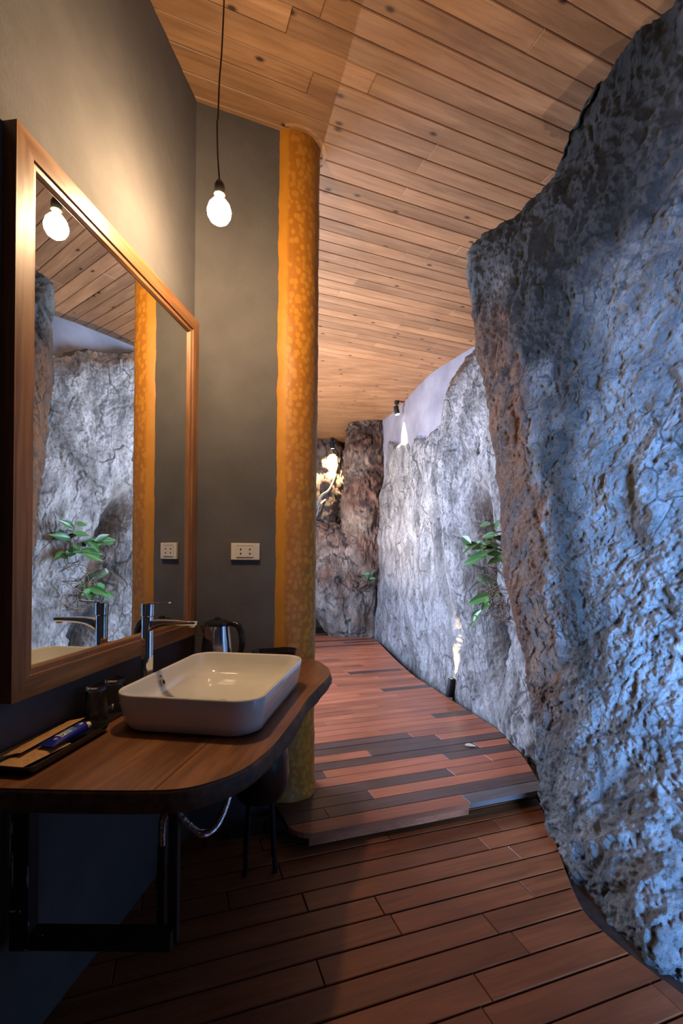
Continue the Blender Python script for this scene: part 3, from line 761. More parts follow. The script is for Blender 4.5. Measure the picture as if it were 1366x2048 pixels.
# ------------------------------------------------------------------ counter
def counter():
    z1, z0 = 0.855, 0.800
    out = catmull([(-0.93, 1.135), (-0.81, 1.128), (-0.62, 1.122), (-0.446, 1.124), (-0.36, 1.140), (-0.296, 1.185), (-0.252, 1.238), (-0.222, 1.305), (-0.190, 1.42), (-0.150, 1.66),
                   (-0.128, 1.84), (-0.092, 2.01), (-0.055, 2.18), (-0.052, 2.30), (-0.085, 2.42), (-0.150, 2.55)], 110)
    out = [Vector((p[0], p[1])) for p in out]
    back = [Vector((-0.30, 2.58)), Vector((pB.x+0.30, pB.y+0.115)), Vector((pB.x, pB.y))]
    wl = [WP(1.068, 1.9, 0), WP(1.068, 1.25, 0)]
    poly = out + back + [Vector((p.x, p.y)) for p in wl]
    n = len(poly); no = len(out)
    # split at a crack line (a joint between two slabs)
    root = empty('wash_counter', (-0.5, 1.8, 0.80))
    tag(root, 'thick live edge wooden wash counter fixed to the grey wall and the column', 'counter')
    prof = [(0.0, z1), (0.004, z1-0.006), (0.006, z1-0.020), (0.010, z1-0.035), (0.006, z1-0.048), (0.0, z0)]
    def inset(i, d):
        if i >= no: return poly[i]
        a, b = poly[max(i-1, 0)], poly[min(i+1, no-1)]; t_ = (b-a).normalized(); nr = Vector((t_.y, -t_.x))
        return poly[i] + nr*d
    v, f = [], []
    org = Vector((-0.5, 1.8, 0.80))
    for k, (dd, z) in enumerate(prof):
        for i in range(n):
            w_ = 0.004*math.sin(i*0.37+k)+0.002*math.sin(i*0.9+2*k) if 0 < k < 5 and i > 45 and i < no else 0.0
            flare = 0.0
            p = inset(i, dd + w_ + flare); v.append(Vector((p.x, p.y, z))-org)
    for k in range(len(prof)-1):
        for i in range(n):
            j = (i+1) % n; f.append((k*n+i, (k+1)*n+i, (k+1)*n+j, k*n+j))
    side = pyd('live_edge', v, f, M['bark_edge'], root, True)
    def slab(name, pl, off):
        bm = bmesh.new(); vs = [bm.verts.new((p.x-org.x, p.y-org.y, z1+0.0004-org.z)) for p in pl]; fc = bm.faces.new(vs)
        bmesh.ops.recalc_face_normals(bm, faces=[fc])
        if fc.normal.z < 0: fc.normal_flip()
        ex = bmesh.ops.extrude_face_region(bm, geom=[fc])
        for q in ex['geom']:
            if isinstance(q, bmesh.types.BMVert): q.co.z += 0.0016
        bmesh.ops.recalc_face_normals(bm, faces=bm.faces)
        bmesh.ops.triangulate(bm, faces=bm.faces)
        return bm_obj(name, bm, M['counter_wood'], root)
    # two boards meeting at a dark joint starting at (-0.43, 1.12)
    j0, j1 = Vector((-0.442, 1.10)), Vector((-0.19, 2.6))
    def sidef(p, s): d_ = (j1-j0); return s*((p.x-j0.x)*d_.y-(p.y-j0.y)*d_.x)
    def clipl(pl, s, gap):
        o_ = []
        for i in range(len(pl)):
            p, q = pl[i], pl[(i+1) % len(pl)]; a, b = sidef(p, s)-gap, sidef(q, s)-gap
            if a >= 0: o_.append(p)
            if (a >= 0) != (b >= 0): t_ = a/(a-b); o_.append(p+(q-p)*t_)
        return o_
    slab('board', clipl(poly, 1, 0.0015), 0); slab('board', clipl(poly, -1, 0.0015), 0)
    bm = bmesh.new(); bm.faces.new([bm.verts.new((p.x-org.x, p.y-org.y, z0-org.z)) for p in poly][::-1])
    bmesh.ops.triangulate(bm, faces=bm.faces); bm_obj('underside', bm, M['bark_edge'], root)
counter()
for o in list(COL.objects):
    if o.parent and o.parent.name == 'wash_counter' and o.name.startswith('board'):
        o.data.transform(Matrix.Rotation(-1.40, 4, 'Z')); o.rotation_euler = (0, 0, 1.40)
CT = 0.8572

# ------------------------------------------------------------------ basin
def rrect(hl, hw, r, n=14):
    pts = []
    for (sx, sy, a0) in ((1, 1, 0), (-1, 1, PI/2), (-1, -1, PI), (1, -1, 1.5*PI)):
        for k in range(n+1):
            a = a0 + PI/2*k/n; pts.append((sx*(hl-r)+r*math.cos(a), sy*(hw-r)+r*math.sin(a)))
        # straight subdivisions come free from the loft
    return pts
def basin():
    # local x = along wall, y = toward wall
    root = empty('wash_basin', (-0.438, 1.768, CT), math.atan2(Wu.y, Wu.x))
    tag(root, 'white rectangular ceramic vessel basin with rounded corners on the wooden counter', 'basin')
    H = 0.122
    L, Wd = 0.333, 0.243
    rings = [(L-0.062, Wd-0.062, 0.075, 0.0), (L-0.030, Wd-0.030, 0.085, 0.001), (L-0.018, Wd-0.018, 0.088, 0.010), (L-0.010, Wd-0.010, 0.088, 0.035), (L-0.003, Wd-0.003, 0.086, 0.085), (L, Wd, 0.085, H-0.006), (L-0.0015, Wd-0.0015, 0.084, H-0.001),
             (L-0.005, Wd-0.005, 0.082, H), (L-0.0095, Wd-0.0095, 0.079, H-0.002), (L-0.011, Wd-0.011, 0.078, H-0.007),
             (L-0.018, Wd-0.018, 0.078, 0.085), (L-0.032, Wd-0.032, 0.082, 0.050), (L-0.060, Wd-0.060, 0.085, 0.026), (L-0.11, Wd-0.11, 0.08, 0.016), (0.06, 0.045, 0.04, 0.010), (0.022, 0.022, 0.0219, 0.009)]
    v, f = [], []; n = None
    for (a, b, r, z) in rings:
        p = rrect(a, b, min(r, a-0.0001, b-0.0001)); n = len(p); v += [(x, y, z) for x, y in p]
    for k in range(len(rings)-1):
        for i in range(n):
            j = (i+1) % n; f.append((k*n+i, k*n+j, (k+1)*n+j, (k+1)*n+i))
    f.append(tuple(range(n))[::-1]); f.append(tuple(range((len(rings)-1)*n, len(rings)*n)))
    pyd('bowl', v, f, M['ceramic'], root, True)
    lathe('drain', [(0.0, 0.013), (0.018, 0.0125), (0.021, 0.010), (0.021, 0.006)], M['chrome'], root, 28, (0, 0, 0.001))
    # overflow hole on the wall-side inner face
    R = Matrix.Rotation(math.radians(72), 4, 'X')
    lathe('overflow_ring', [(0.008, 0.0), (0.0115, 0.0), (0.0125, 0.002), (0.0115, 0.004), (0.0085, 0.004), (0.008, 0.0)], M['ceramic'], root, 28, (-0.035, Wd-0.0255, 0.080), R, cap=False)
    lathe('overflow_hole', [(0.0, 0.0025), (0.0085, 0.0025)], M['hole'], root, 24, (-0.035, Wd-0.0255, 0.080), R, cap=False)
    cu = bpy.data.curves.new('maker_mark', 'FONT'); cu.body = 'TMS'; cu.size = 0.011; cu.extrude = 0.0002; cu.align_x = 'CENTER'
    tmp = bpy.data.objects.new('tmp', cu); me = bpy.data.meshes.new_from_object(tmp); bpy.data.objects.remove(tmp)
    me.materials.clear(); mk = link('maker_mark', me, M['hole'], root)
    mk.location = (-0.035, Wd-0.0165, 0.098); mk.rotation_euler = (math.radians(86), 0, 0)
basin()

# ------------------------------------------------------------------ faucet
def faucet():
    root = empty('faucet', (-0.722, 1.775, CT), -a_w)          # local x = out of wall
    tag(root, 'tall chrome single lever faucet rising behind the white basin', 'faucet')
    lathe('base', [(0.030, 0), (0.030, 0.006), (0.025, 0.010), (0.0215, 0.016)], M['chrome'], root, 36)
    lathe('body', [(0.0215, 0.012), (0.0215, 0.318), (0.0205, 0.322)], M['chrome'], root, 40)
    lathe('cartridge_cap', [(0.0195, 0.322), (0.0235, 0.326), (0.0235, 0.366), (0.0215, 0.371), (0.0, 0.372)], M['chrome'], root, 40)
    # spout: flat tapering bar with rounded section
    v, f = [], []; n = 20; secs = [(0.005, 0.019, 0.024, 0.282), (0.030, 0.018, 0.020, 0.292), (0.060, 0.018, 0.014, 0.300), (0.10, 0.0175, 0.011, 0.303), (0.165, 0.017, 0.009, 0.303), (0.188, 0.0165, 0.0085, 0.303), (0.194, 0.014, 0.006, 0.303)]
    for (x, hy, hz, z) in secs:
        for k in range(n):
            a = 2*PI*k/n; cx, sx_ = math.cos(a), math.sin(a)
            v.append((x, hy*math.copysign(abs(cx)**0.6, cx), z+hz*math.copysign(abs(sx_)**0.6, sx_)))
    for k in range(len(secs)-1):
        for i in range(n):
            j = (i+1) % n; f.append((k*n+i, k*n+j, (k+1)*n+j, (k+1)*n+i))
    f.append(tuple(range(n))[::-1]); f.append(tuple(range((len(secs)-1)*n, len(secs)*n)))
    sp = pyd('spout', v, f, M['chrome'], root, True)
    lathe('aerator', [(0.0095, 0), (0.0105, 0.003), (0.0105, 0.012)], M['ivory'], sp, 24, (0.176, 0, 0.288))
    box('lever', (0.045, 0, 0.3735), (0.085, 0.021, 0.005), M['chrome'], root, 0.002, rot=Matrix.Rotation(math.radians(-3), 4, 'Y'))
faucet()

# ------------------------------------------------------------------ kettle on its base, black tray behind the basin
def kettle():
    root = empty('electric_kettle', (-0.598, 2.305, CT), -0.18)
    tag(root, 'polished steel electric kettle with black lid and handle standing behind the basin', 'kettle')
    lathe('power_base', [(0.082, 0), (0.084, 0.004), (0.082, 0.014), (0.072, 0.018)], M['black_plastic'], root, 48)
    lathe('body', [(0.076, 0.018), (0.079, 0.024), (0.078, 0.06), (0.072, 0.13), (0.064, 0.19), (0.060, 0.212)], M['steel'], root, 64)
    lathe('lid', [(0.060, 0.212), (0.062, 0.216), (0.058, 0.228), (0.040, 0.238), (0.015, 0.242), (0.0, 0.2425)], M['black_plastic'], root, 48)
    lathe('lid_knob', [(0.014, 0.240), (0.016, 0.247), (0.010, 0.252), (0.0, 0.253)], M['black_plastic'], root, 24)
    # spout on the left
    v = [(-0.050, -0.026, 0.212), (-0.050, 0.026, 0.212), (-0.092, 0.006, 0.209), (-0.092, -0.006, 0.209), (-0.066, 0.0, 0.150)]
    pyd('spout', v, [(0,1,2,3), (1,4,2), (2,4,3), (3,4,0), (0,4,1)], M['steel'], root)
    hp = catmull([(0.045, 0, 0.218), (0.075, 0, 0.222), (0.106, 0, 0.212), (0.124, 0, 0.175), (0.125, 0, 0.12), (0.112, 0, 0.07), (0.086, 0, 0.035), (0.074, 0, 0.030)], 40)
    tube('handle', hp, [0.010+0.007*math.sin(PI*min(1, i/30)) for i in range(40)], M['black_plastic'], root, 14)
    lathe('gauge_rivet', [(0.0, 0.0), (0.003, 0.0), (0.003, 0.003), (0.0, 0.004)], M['chrome'], root, 12, (0.0, -0.0765, 0.09), Matrix.Rotation(PI/2, 4, 'X'))
kettle()
def tray(name, c, rz, hl, hw, h, r, label, cat='tray', flare=0.012, thick=0.004):
    root = empty(name, c, rz); tag(root, label, cat)
    rings = [(hl-flare, hw-flare, 0), (hl-flare*0.6, hw-flare*0.6, 0.002), (hl, hw, h), (hl-thick*0.5, hw-thick*0.5, h+0.001), (hl-thick, hw-thick, h), (hl-flare-thick, hw-flare-thick, thick+0.001)]
    v, f = [], []
    for a, b, z in rings: p = rrect(a, b, min(r, a-0.001, b-0.001), 8); n = len(p); v += [(x, y, z) for x, y in p]
    for k in range(len(rings)-1):
        for i in range(n):
            j = (i+1) % n; f.append((k*n+i, k*n+j, (k+1)*n+j, (k+1)*n+i))
    f.append(tuple(range(n))[::-1]); f.append(tuple(range((len(rings)-1)*n, len(rings)*n)))
    o = pyd('tray_shell', v, f, M['black_plastic'], root, True); sharp(o, 40)
    return root
tray('serving_dish', (-0.325, 2.335, CT), 0.38, 0.112, 0.055, 0.088, 0.05, 'glossy black oblong dish beside the column behind the basin', 'dish', 0.03)

# ------------------------------------------------------------------ tray with paper packets and tube, glasses
TRY = math.atan2(Wu.y, Wu.x)
tray('amenity_tray', (-0.815, 1.345, CT), TRY, 0.165, 0.075, 0.026, 0.02, 'black plastic tray holding paper packets and the blue tube at the counter left', 'tray', 0.014)
def sheet(name, c, rz, hl, hw, label, group=None, tilt=0.0, bulge=0.004, pitch=0.0):
    n, m = 26, 12; x = np.linspace(-hl, hl, n)[:, None]; y = np.linspace(-hw, hw, m)[None, :]
    z = bulge*(1-(y/hw)**4)*(1-(x/hl)**6) + 0.0012*noise(np.stack([x*40+0*y, y*60+0*x, 0*x*y+3], -1))
    T = np.stack([x+0*y, y+0*x, z], -1); Bm = np.stack([x+0*y, y+0*x, -z*0.3-0.0008], -1)[::-1]
    P = np.concatenate([T, Bm], 0)
    o = grid_mesh(name, P, M['kraft']); 
    o.matrix_world = Matrix.Translation(c) @ Matrix.Rotation(rz, 4, 'Z') @ Matrix.Rotation(pitch, 4, 'Y') @ Matrix.Rotation(tilt, 4, 'X')
    return tag(o, label, 'packet', group)
sheet('paper_packet', (-0.845, 1.375, CT+0.031), TRY+0.05, 0.135, 0.027, 'long brown kraft paper packet lying along the wall side of the black tray', tilt=math.radians(-12))
sheet('paper_packet', (-0.815, 1.275, CT+0.020), TRY-0.10, 0.085, 0.034, 'short brown kraft paper packet at the near end of the black tray', tilt=math.radians(4))
def toothpaste():
    t = NT('tube_print'); v = t.coord('Object'); s = t.n('ShaderNodeSeparateXYZ'); t.l(v, s.inputs[0]); X_, Y_ = s.outputs[0], s.outputs[1]
    def mask(x0, x1, y0, y1):
        a = t.math('MULTIPLY', t.math('GREATER_THAN', X_, x0), t.math('LESS_THAN', X_, x1))
        b = t.math('MULTIPLY', t.math('GREATER_THAN', Y_, y0), t.math('LESS_THAN', Y_, y1)); return t.math('MULTIPLY', a, b)
    col = t.mix(mask(-0.030, 0.028, -0.012, 0.014), (0.010, 0.016, 0.22), (0.25, 0.36, 0.50))
    col = t.mix(mask(-0.030, -0.012, -0.012, 0.014), col, (0.60, 0.58, 0.50))
    vv = t.n('ShaderNodeTexVoronoi'); t.l(v, vv.inputs['Vector']); vv.inputs['Scale'].default_value = 160
    col = t.mix(t.math('MULTIPLY', mask(-0.028, -0.014, -0.010, 0.012), t.ramp(vv.outputs['Distance'], [(0.35, 1.0), (0.45, 0.0)])), col, (0.02, 0.02, 0.05))
    col = t.mix(mask(0.010, 0.028, -0.012, 0.0), col, (0.06, 0.14, 0.35))
    for yy in (0.004, 0.009): col = t.mix(mask(0.040, 0.062, yy, yy+0.0022), col, (0.65, 0.68, 0.75))
    col = t.mix(mask(0.046, 0.060, -0.006, -0.001), col, (0.65, 0.68, 0.75))
    col = t.mix(mask(-0.048, -0.038, -0.008, 0.002), col, (0.30, 0.30, 0.60))
    t.set(col, 0.22, spec=0.6)
    root = empty('toothpaste_tube', (-0.785, 1.365, CT+0.030), TRY-0.04); root.rotation_euler = (0, 0, TRY-0.06)
    tag(root, 'blue toothpaste tube with white lettering lying on the black tray', 'tube')
    v, f = [], []; n = 28; secs = [(-0.078, 0.024, 0.0012), (-0.070, 0.024, 0.0016), (-0.05, 0.0225, 0.006), (-0.02, 0.0205, 0.011), (0.02, 0.019, 0.0145), (0.055, 0.018, 0.0165), (0.066, 0.0178, 0.0172), (0.070, 0.013, 0.013), (0.072, 0.009, 0.009)]
    for (x, hy, hz) in secs:
        for k in range(n): a = 2*PI*k/n; v.append((x, hy*math.cos(a), 0.004+hz*math.sin(a)))
    for k in range(len(secs)-1):
        for i in range(n): j = (i+1) % n; f.append((k*n+i, k*n+j, (k+1)*n+j, (k+1)*n+i))
    f.append(tuple(range(n))[::-1]); f.append(tuple(range((len(secs)-1)*n, len(secs)*n)))
    o = pyd('tube_body', v, f, t.m, root, True); sharp(o, 50)
    lathe('cap', [(0.010, 0.0), (0.0105, 0.002), (0.009, 0.018), (0.0, 0.019)], M['ivory'], root, 24, (0.072, 0, 0.004), Matrix.Rotation(PI/2, 4, 'Y'))
toothpaste()
tray('glass_coaster', (-0.797, 1.628, CT), TRY, 0.100, 0.050, 0.012, 0.012, 'small black tray under the two upturned glasses', 'tray', 0.004)
def tumbler(loc, label):
    h = 0.112
    prof = [(0.0, h), (0.030, h), (0.0315, h-0.002), (0.0365, 0.002), (0.0365, 0.0), (0.0345, 0.0), (0.0340, 0.002), (0.0295, h-0.014), (0.0270, h-0.018), (0.0, h-0.017)]
    prof = prof[::-1]
    o = lathe('drinking_glass', prof, M['glass'], None, 48, cap=False); o.location = loc
    return tag(o, label, 'glass', 'upturned glasses on the black tray')
tumbler((-0.812, 1.583, CT+0.0055), 'upturned clear glass nearest the blue tube')
tumbler((-0.793, 1.672, CT+0.0055), 'upturned clear glass behind the other one against the basin corner')

# ------------------------------------------------------------------ wall socket
def socket():
    x, y = -0.507, 2.498
    ez = math.atan2(dE.y, dE.x)
    root = empty('wall_socket', (x, y, 1.428), ez)          # local x along wall, -y out of wall
    tag(root, 'cream double power socket on the grey wall beside the ochre column', 'socket')
    box('plate', (0, -0.006, 0), (0.150, 0.014, 0.088), M['white_plastic'], root, 0.004, seg=3)
    box('insert', (-0.003, -0.0135, 0), (0.090, 0.003, 0.062), M['white_plastic'], root, 0.001)
    box('groove', (-0.003, -0.0145, 0.030), (0.088, 0.002, 0.0016), M['hole'], root)
    box('groove', (-0.003, -0.0145, -0.030), (0.088, 0.002, 0.0022), M['hole'], root)
    for sx in (-0.026, 0.022):
        for sz in (-0.011, 0.011):
            lathe('pin_hole', [(0.0, 0.0), (0.0045, 0.0), (0.0045, 0.001), (0.0, 0.0012)], M['hole'], root, 16, (sx, -0.0152, sz), Matrix.Rotation(PI/2, 4, 'X'))
socket()

# ------------------------------------------------------------------ pendant bulb
def pendant():
    bx, by, bz = -0.473, 1.79, 2.707
    root = empty('pendant_bulb', (bx, by, CEIL)); tag(root, 'lit warm bare bulb hanging on a black cord beside the mirror', 'lamp')
    zt = bz-CEIL
    pts = catmull([(0.018, 0, 0.0), (0.012, 0, -0.12), (0.010, 0.0, -0.22), (0.003, 0, -0.40), (-0.004, 0, -0.50), (-0.008, 0, -0.64), (-0.011, 0, -0.66), (-0.008, 0, -0.78), (-0.001, 0, zt+0.125), (0.0, 0, zt+0.10)], 60)
    tube('cord', pts, 0.0032, M['black_plastic'], root, 8)
    lathe('holder', [(0.006, zt+0.118), (0.012, zt+0.112), (0.020, zt+0.095), (0.021, zt+0.062), (0.017, zt+0.058)], M['black_plastic'], root, 28)
    pr = [(0.013, zt+0.062), (0.014, zt+0.050), (0.026, zt+0.038), (0.038, zt+0.022), (0.0445, zt+0.0), (0.042, zt-0.018), (0.033, zt-0.034), (0.018, zt-0.045), (0.0, zt-0.048)]
    lathe('bulb', pr[::-1], M['bulb'], root, 40)
    lathe('ceiling_rose', [(0.035, -0.022), (0.04, -0.018), (0.04, 0.0)], M['black_plastic'], root, 28, (0.018, 0, 0))
pendant()

# ------------------------------------------------------------------ below the counter
def bracket():
    root = empty('counter_bracket', (-0.848, 1.29, 0.35)); tag(root, 'black steel bracket frame under the counter near end with chipped pale paint', 'bracket')
    y = 0.0
    box('post', (-0.005, y, 0.225), (0.052, 0.045, 0.45), M['black_metal'], root, 0.003)
    box('post', (0.395, y+0.02, 0.225), (0.026, 0.026, 0.45), M['black_metal'], root, 0.003)
    box('cross_bar', (0.19, y, 0.022), (0.42, 0.04, 0.045), M['black_metal'], root, 0.003)
    box('top_bar', (0.19, y, 0.432), (0.42, 0.04, 0.034), M['black_metal'], root, 0.003)
    R = random.Random(4)
    for (x, z, sx, sz) in ((-0.022, 0.40, 0.004, 0.06), (-0.024, 0.33, 0.0025, 0.035), (-0.022, 0.22, 0.003, 0.10), (-0.0285, 0.30, 0.0022, 0.16), (0.019, 0.20, 0.006, 0.058), (-0.020, 0.108, 0.020, 0.007), (0.000, 0.108, 0.005, 0.007), (0.022, 0.075, 0.003, 0.014), (0.015, 0.005, 0.010, 0.003), (0.06, 0.045, 0.006, 0.003)):
        v = []; n = 9
        for k in range(n): a = 2*PI*k/n; v.append((x+sx*0.5*math.cos(a)*R.uniform(0.7, 1.2), -0.0232, z+sz*0.5*math.sin(a)*R.uniform(0.8, 1.1)))
        v += [(p[0], -0.0222, p[2]) for p in v]
        pyd('paint_chip', v, [tuple(range(n))]+[(k, k+n, (k+1) % n+n, (k+1) % n) for k in range(n)], M['paint_chip'], root)
bracket()
def hose():
    root = empty('drain_hose', (-0.40, 1.30, 0.80)); tag(root, 'flexible corrugated chrome hose curling below the counter', 'hose')
    c = [(-0.300, 1.30, 0.81), (-0.305, 1.30, 0.75), (-0.335, 1.305, 0.675), (-0.375, 1.31, 0.645), (-0.415, 1.315, 0.665), (-0.455, 1.32, 0.695), (-0.487, 1.325, 0.685), (-0.495, 1.33, 0.64), (-0.495, 1.33, 0.60)]
    P = catmull([(a+0.40, b-1.30, z-0.80) for a, b, z in c], 620)
    tube('hose', P, [0.0092+0.0011*math.sin(i*1.3) for i in range(620)], M['steel'], root, 12)
    tube('pipe', [(-0.095, 0.03, -0.20), (-0.095, 0.03, -0.42)], 0.012, M['black_metal'], root, 14)
    c2 = [(-0.34, 1.40, 0.81), (-0.36, 1.40, 0.76), (-0.40, 1.40, 0.70), (-0.44, 1.40, 0.715), (-0.47, 1.40, 0.72)]
    h2 = tube('hose', catmull([(a+0.40, b-1.30, z-0.80) for a, b, z in c2], 120), [0.007+0.0012*math.sin(i*1.45) for i in range(120)], M['black_metal'], root, 10)
    h2['label'] = 'thin dark hose'
hose()
def stool():
    root = empty('stool', (-0.36, 2.17, 0)); tag(root, 'black stool with a deep glossy round seat on thin legs under the counter', 'stool')
    lathe('seat', [(0.07, 0.30), (0.10, 0.315), (0.122, 0.36), (0.130, 0.43), (0.126, 0.50), (0.115, 0.545), (0.09, 0.56), (0.0, 0.562)], M['black_plastic'], root, 48)
    for k in range(4):
        a = PI/4+k*PI/2+0.2; x, y = 0.085*math.cos(a), 0.085*math.sin(a)
        tube('leg', [(x*0.8, y*0.8, 0.33), (x*1.1, y*1.1, 0.0)], 0.011, M['black_metal'], root, 10)
stool()

# ------------------------------------------------------------------ spot lamps
def track_spot(base, aim, label, power, cone):
    root = empty('spot_lamp', base); tag(root, label, 'spotlight', 'black cylinder spotlights')
    d = (Vector(aim)-Vector(base)).normalized()
    lathe('mount', [(0.035, 0.0), (0.035, -0.045), (0.028, -0.05)][::-1], M['black_metal'], root, 24)
    tube('arm', [(0, 0, -0.04), (0, 0, -0.115)], 0.008, M['black_metal'], root, 10)
    q = d.to_track_quat('Z', 'Y').to_matrix().to_4x4(); c = Vector((0, 0, -0.13))
    lathe('head', [(0.030, -0.055), (0.036, -0.05), (0.036, 0.070), (0.033, 0.075)], M['black_metal'], root, 32, c - Vector((d.x*0.02, d.y*0.02, 0)), q)
    lathe('lens', [(0.0, 0.0755), (0.031, 0.0755)], M['lamp_face'], root, 24, c - Vector((d.x*0.02, d.y*0.02, 0)), q, cap=False)
    p = Vector(base)+c+d*0.10
    s = spot('spot_beam', p, p+d, power, (1.0, 0.80, 0.52), cone, 0.6, 0.02)
    s.parent = root; s.matrix_parent_inverse = Matrix.Translation(-Vector(base))
track_spot((0.80, 7.05, CEIL), (0.90, 6.95, CEIL-0.55), 'black ceiling spotlight above the smooth grey rock face', 120, 50)
track_spot((-0.20, 9.35, CEIL), (-0.15, 9.42, CEIL-0.6), 'farthest black ceiling spotlight beside the column', 330, 110)
def uplight():
    base = (1.040, 4.53, 0.02)
    root = empty('floor_uplight', base); tag(root, 'small black floor uplight in the gap between deck and rock', 'spotlight')
    d = Vector((0.13, 0.03, 1.0)).normalized(); q = d.to_track_quat('Z', 'Y').to_matrix().to_4x4()
    lathe('head', [(0.030, 0.0), (0.032, 0.004), (0.032, 0.170), (0.029, 0.176), (0.029, 0.166)], M['black_metal'], root, 32, (0, 0, 0.05), q)
    lathe('lens', [(0.0, 0.166), (0.029, 0.166)], M['lamp_face'], root, 24, (0, 0, 0.05), q, cap=False)
    tube('stake', [(0.04, 0.02, -0.15), (0.045, 0.02, 0.19), (0.01, 0.01, 0.20)], 0.006, M['black_metal'], root, 8)
    p = Vector(base)+Vector((0, 0, 0.05))+d*0.185
    s = spot('uplight_beam', p, p+Vector((0.22, 0.02, 1.0)), 75, (1.0, 0.78, 0.48), 42, 0.8, 0.02); s.parent = root; s.matrix_parent_inverse = Matrix.Translation(-Vector(base))
    s = spot('uplight_spill', p+d*0.005, p+Vector((-0.8, 0.0, 0.62)), 170, (1.0, 0.68, 0.42), 104, 0.6, 0.02); s.parent = root; s.matrix_parent_inverse = Matrix.Translation(-Vector(base))
uplight()
def added_corridor_uplight():
    base = (-1.15, 6.3, DECK+0.001)
    root = empty('floor_uplight', base)  # added lamp, out of view, put in to brighten the far ceiling
    tag(root, 'added black floor uplight hidden behind the ochre column to brighten the far ceiling', 'spotlight')
    lathe('head', [(0.045, 0.0), (0.045, 0.17), (0.041, 0.176), (0.041, 0.166)], M['black_metal'], root, 32)
    lathe('lens', [(0.0, 0.166), (0.041, 0.166)], M['lamp_face'], root, 24, cap=False)
    p = Vector(base)+Vector((0, 0, 0.18))
    s = spot('uplight_beam', p, p+Vector((0.25, -0.1, 1)), 1050, (1.0, 0.77, 0.58), 130, 1.0, 0.03); s.parent = root; s.matrix_parent_inverse = Matrix.Translation(-Vector(base))
added_corridor_uplight()

# ------------------------------------------------------------------ plant in the hollow, roots, fallen leaf
leaf_me = None
def leaf_mesh(L, Wd):
    n = 9; v, f = [], []
    for i in range(n):
        t_ = i/(n-1); x = L*t_; w_ = Wd*math.sin(PI*min(0.999, t_**0.85))*(1-0.25*t_)+0.0004; droop = -0.10*L*t_*t_
        v += [(x, -w_, droop+w_*0.30), (x, -w_*0.5, droop+w_*0.10), (x, 0, droop), (x, w_*0.5, droop+w_*0.10), (x, w_, droop+w_*0.30)]
    for i in range(n-1):
        for j in range(4): f.append((i*5+j, (i+1)*5+j, (i+1)*5+j+1, i*5+j+1))
    me = bpy.data.meshes.new('leaf'); me.from_pydata(v, [], f); me.materials.append(M['leaf'])
    me.polygons.foreach_set('use_smooth', [True]*len(me.polygons)); me.update(); return me
leaves = [leaf_mesh(0.115, 0.027), leaf_mesh(0.095, 0.025), leaf_mesh(0.14, 0.030)]
def plant(name, base, n_stems, n_leaves, spread, label, seed, lean=(-0.5, -0.2, 0.6), scale=1.0):
    R = random.Random(seed); root = empty(name, base); tag(root, label, 'plant')
    for s_ in range(n_stems):
        d = Vector((lean[0]+R.uniform(-0.5, 0.4), lean[1]+R.uniform(-0.7, 0.7), lean[2]+R.uniform(-0.5, 0.5))).normalized()
        Ls = R.uniform(0.6, 1.0)*spread; p0 = Vector((R.uniform(-0.02, 0.02), R.uniform(-0.06, 0.06), 0))
        pts = [p0 + d*(Ls*k/7) + Vector((0, 0, -0.22*Ls*(k/7)**2)) for k in range(8)]
        tube('stem', pts, [0.0035-0.0003*k for k in range(8)], M['stem'], root, 6)
        m_ = max(2, n_leaves//n_stems)
        for k in range(m_):
            t_ = 0.35+0.65*k/(m_-1) if m_ > 1 else 1; i = t_*7; a = pts[int(min(6, i))].lerp(pts[int(min(6, i))+1], i-int(min(6, i)))
            side = 1 if k % 2 else -1; axis = d.cross(Vector((0, 0, 1))).normalized()*side
            ld = (d*0.5 + axis*R.uniform(0.4, 1.0) + Vector((R.uniform(-.3, .1), R.uniform(-.3, .3), R.uniform(-0.7, 0.25)))).normalized()
            o = bpy.data.objects.new('leaf', R.choice(leaves)); COL.objects.link(o); o.parent = root
            nz = (Vector((-0.75, -0.55, 0.45))+Vector((R.uniform(-.5, .5), R.uniform(-.5, .5), R.uniform(-.3, .5))))
            ya = nz.cross(ld).normalized(); za = ld.cross(ya).normalized(); sc_ = R.uniform(0.9, 1.35)*scale
            Mx = Matrix((ld, ya, za)).transposed().to_4x4(); o.matrix_local = Matrix.Translation(a) @ Mx @ Matrix.Scale(sc_, 4)
    return root
plant('leafy_plant', (1.24, 3.60, 1.44), 8, 36, 0.36, 'broad leafed green plant growing from the rock hollow beside the huge boulder', 3, (-0.45, 0.0, 0.5))
plant('leafy_plant', (1.24, 3.72, 1.13), 4, 12, 0.25, 'drooping green plant hanging below the rock hollow over the roots', 9, (-0.55, 0.25, -0.3))
plant('seedling', (0.46, 7.50, 1.02), 2, 4, 0.12, 'tiny green seedling in the crack by the brown boulders', 5, (-0.2, -0.6, 0.5))
R = random.Random(12); V, F = [], []
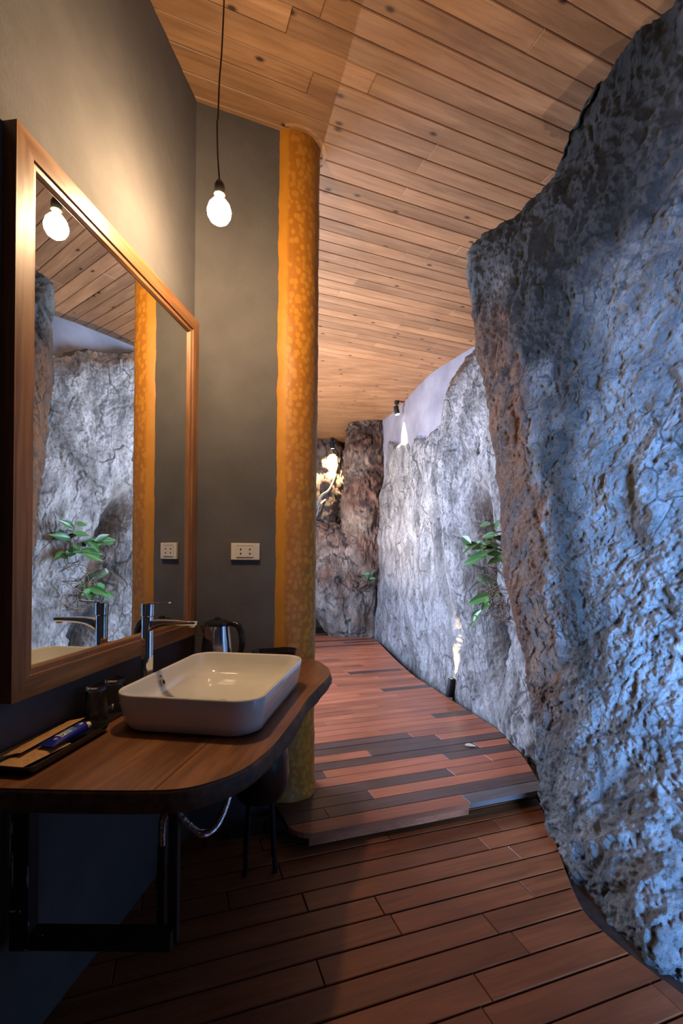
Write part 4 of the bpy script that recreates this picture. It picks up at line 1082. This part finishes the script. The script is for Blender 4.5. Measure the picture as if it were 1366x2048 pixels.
for k in range(70):
    p = Vector((1.20+R.uniform(-0.04, 0.10), R.uniform(3.42, 3.82), R.uniform(0.95, 1.30))); d = Vector((R.uniform(-0.6, 0.2), R.uniform(-1, 1), R.uniform(-0.9, 0.5))).normalized(); pts = [p.copy()]
    for j in range(9):
        d = (d+Vector((R.uniform(-.5, .5), R.uniform(-.6, .6), R.uniform(-.6, .5)))*0.7).normalized(); p = p+d*R.uniform(0.012, 0.028)
        if p.x < 1.08: d.x = abs(d.x)
        pts.append(p.copy())
    v, f = tube_vf(catmull([tuple(q) for q in pts], 18), R.uniform(0.0018, 0.0045), 5); b = len(V); V += v; F += [tuple(b+i for i in q) for q in f]
o = pyd('root_tangle', V, F, M['root'], None, True); tag(o, 'tangle of thin dry brown roots spilling from the rock hollow below the plant', 'roots', kind='stuff')
o = tube('branch_stub', catmull([(1.34, 3.78, 1.16), (1.22, 3.80, 1.19), (1.10, 3.84, 1.25)], 14), [0.036]*10+[0.035, 0.034, 0.032, 0.026], M['branch'], None, 16); tag(o, 'short mossy branch stub jutting from the rock hollow', 'branch')
o = tube('tree_root', catmull([(-0.72, 9.45, 2.0), (-0.53, 9.30, 2.27), (-0.40, 9.28, 2.55), (-0.25, 9.30, 2.68), (-0.12, 9.42, 3.0)], 30), [0.035-0.0006*k for k in range(30)], M['root_pale'], None, 12); tag(o, 'pale twisted tree root glowing under the farthest spotlight', 'root')
o = tube('tree_root', catmull([(-0.75, 9.45, 1.8), (-0.50, 9.3, 2.16), (-0.44, 9.28, 2.36), (-0.33, 9.45, 2.5)], 24), [0.020]*24, M['root_pale'], None, 10); tag(o, 'thin pale root below the thicker twisted one by the column', 'root')
# dry leaf on the deck
lm = leaves[0].copy(); lm.materials.clear(); lm.materials.append(M['dead_leaf'])
o = bpy.data.objects.new('fallen_leaf', lm); COL.objects.link(o); o.location = (0.87, 3.31, DECK+0.008); o.rotation_euler = (0.12, 0, -0.1); o.scale = (0.72, 0.9, 0.6)
tag(o, 'single dry pale leaf fallen on the red deck boards', 'leaf')
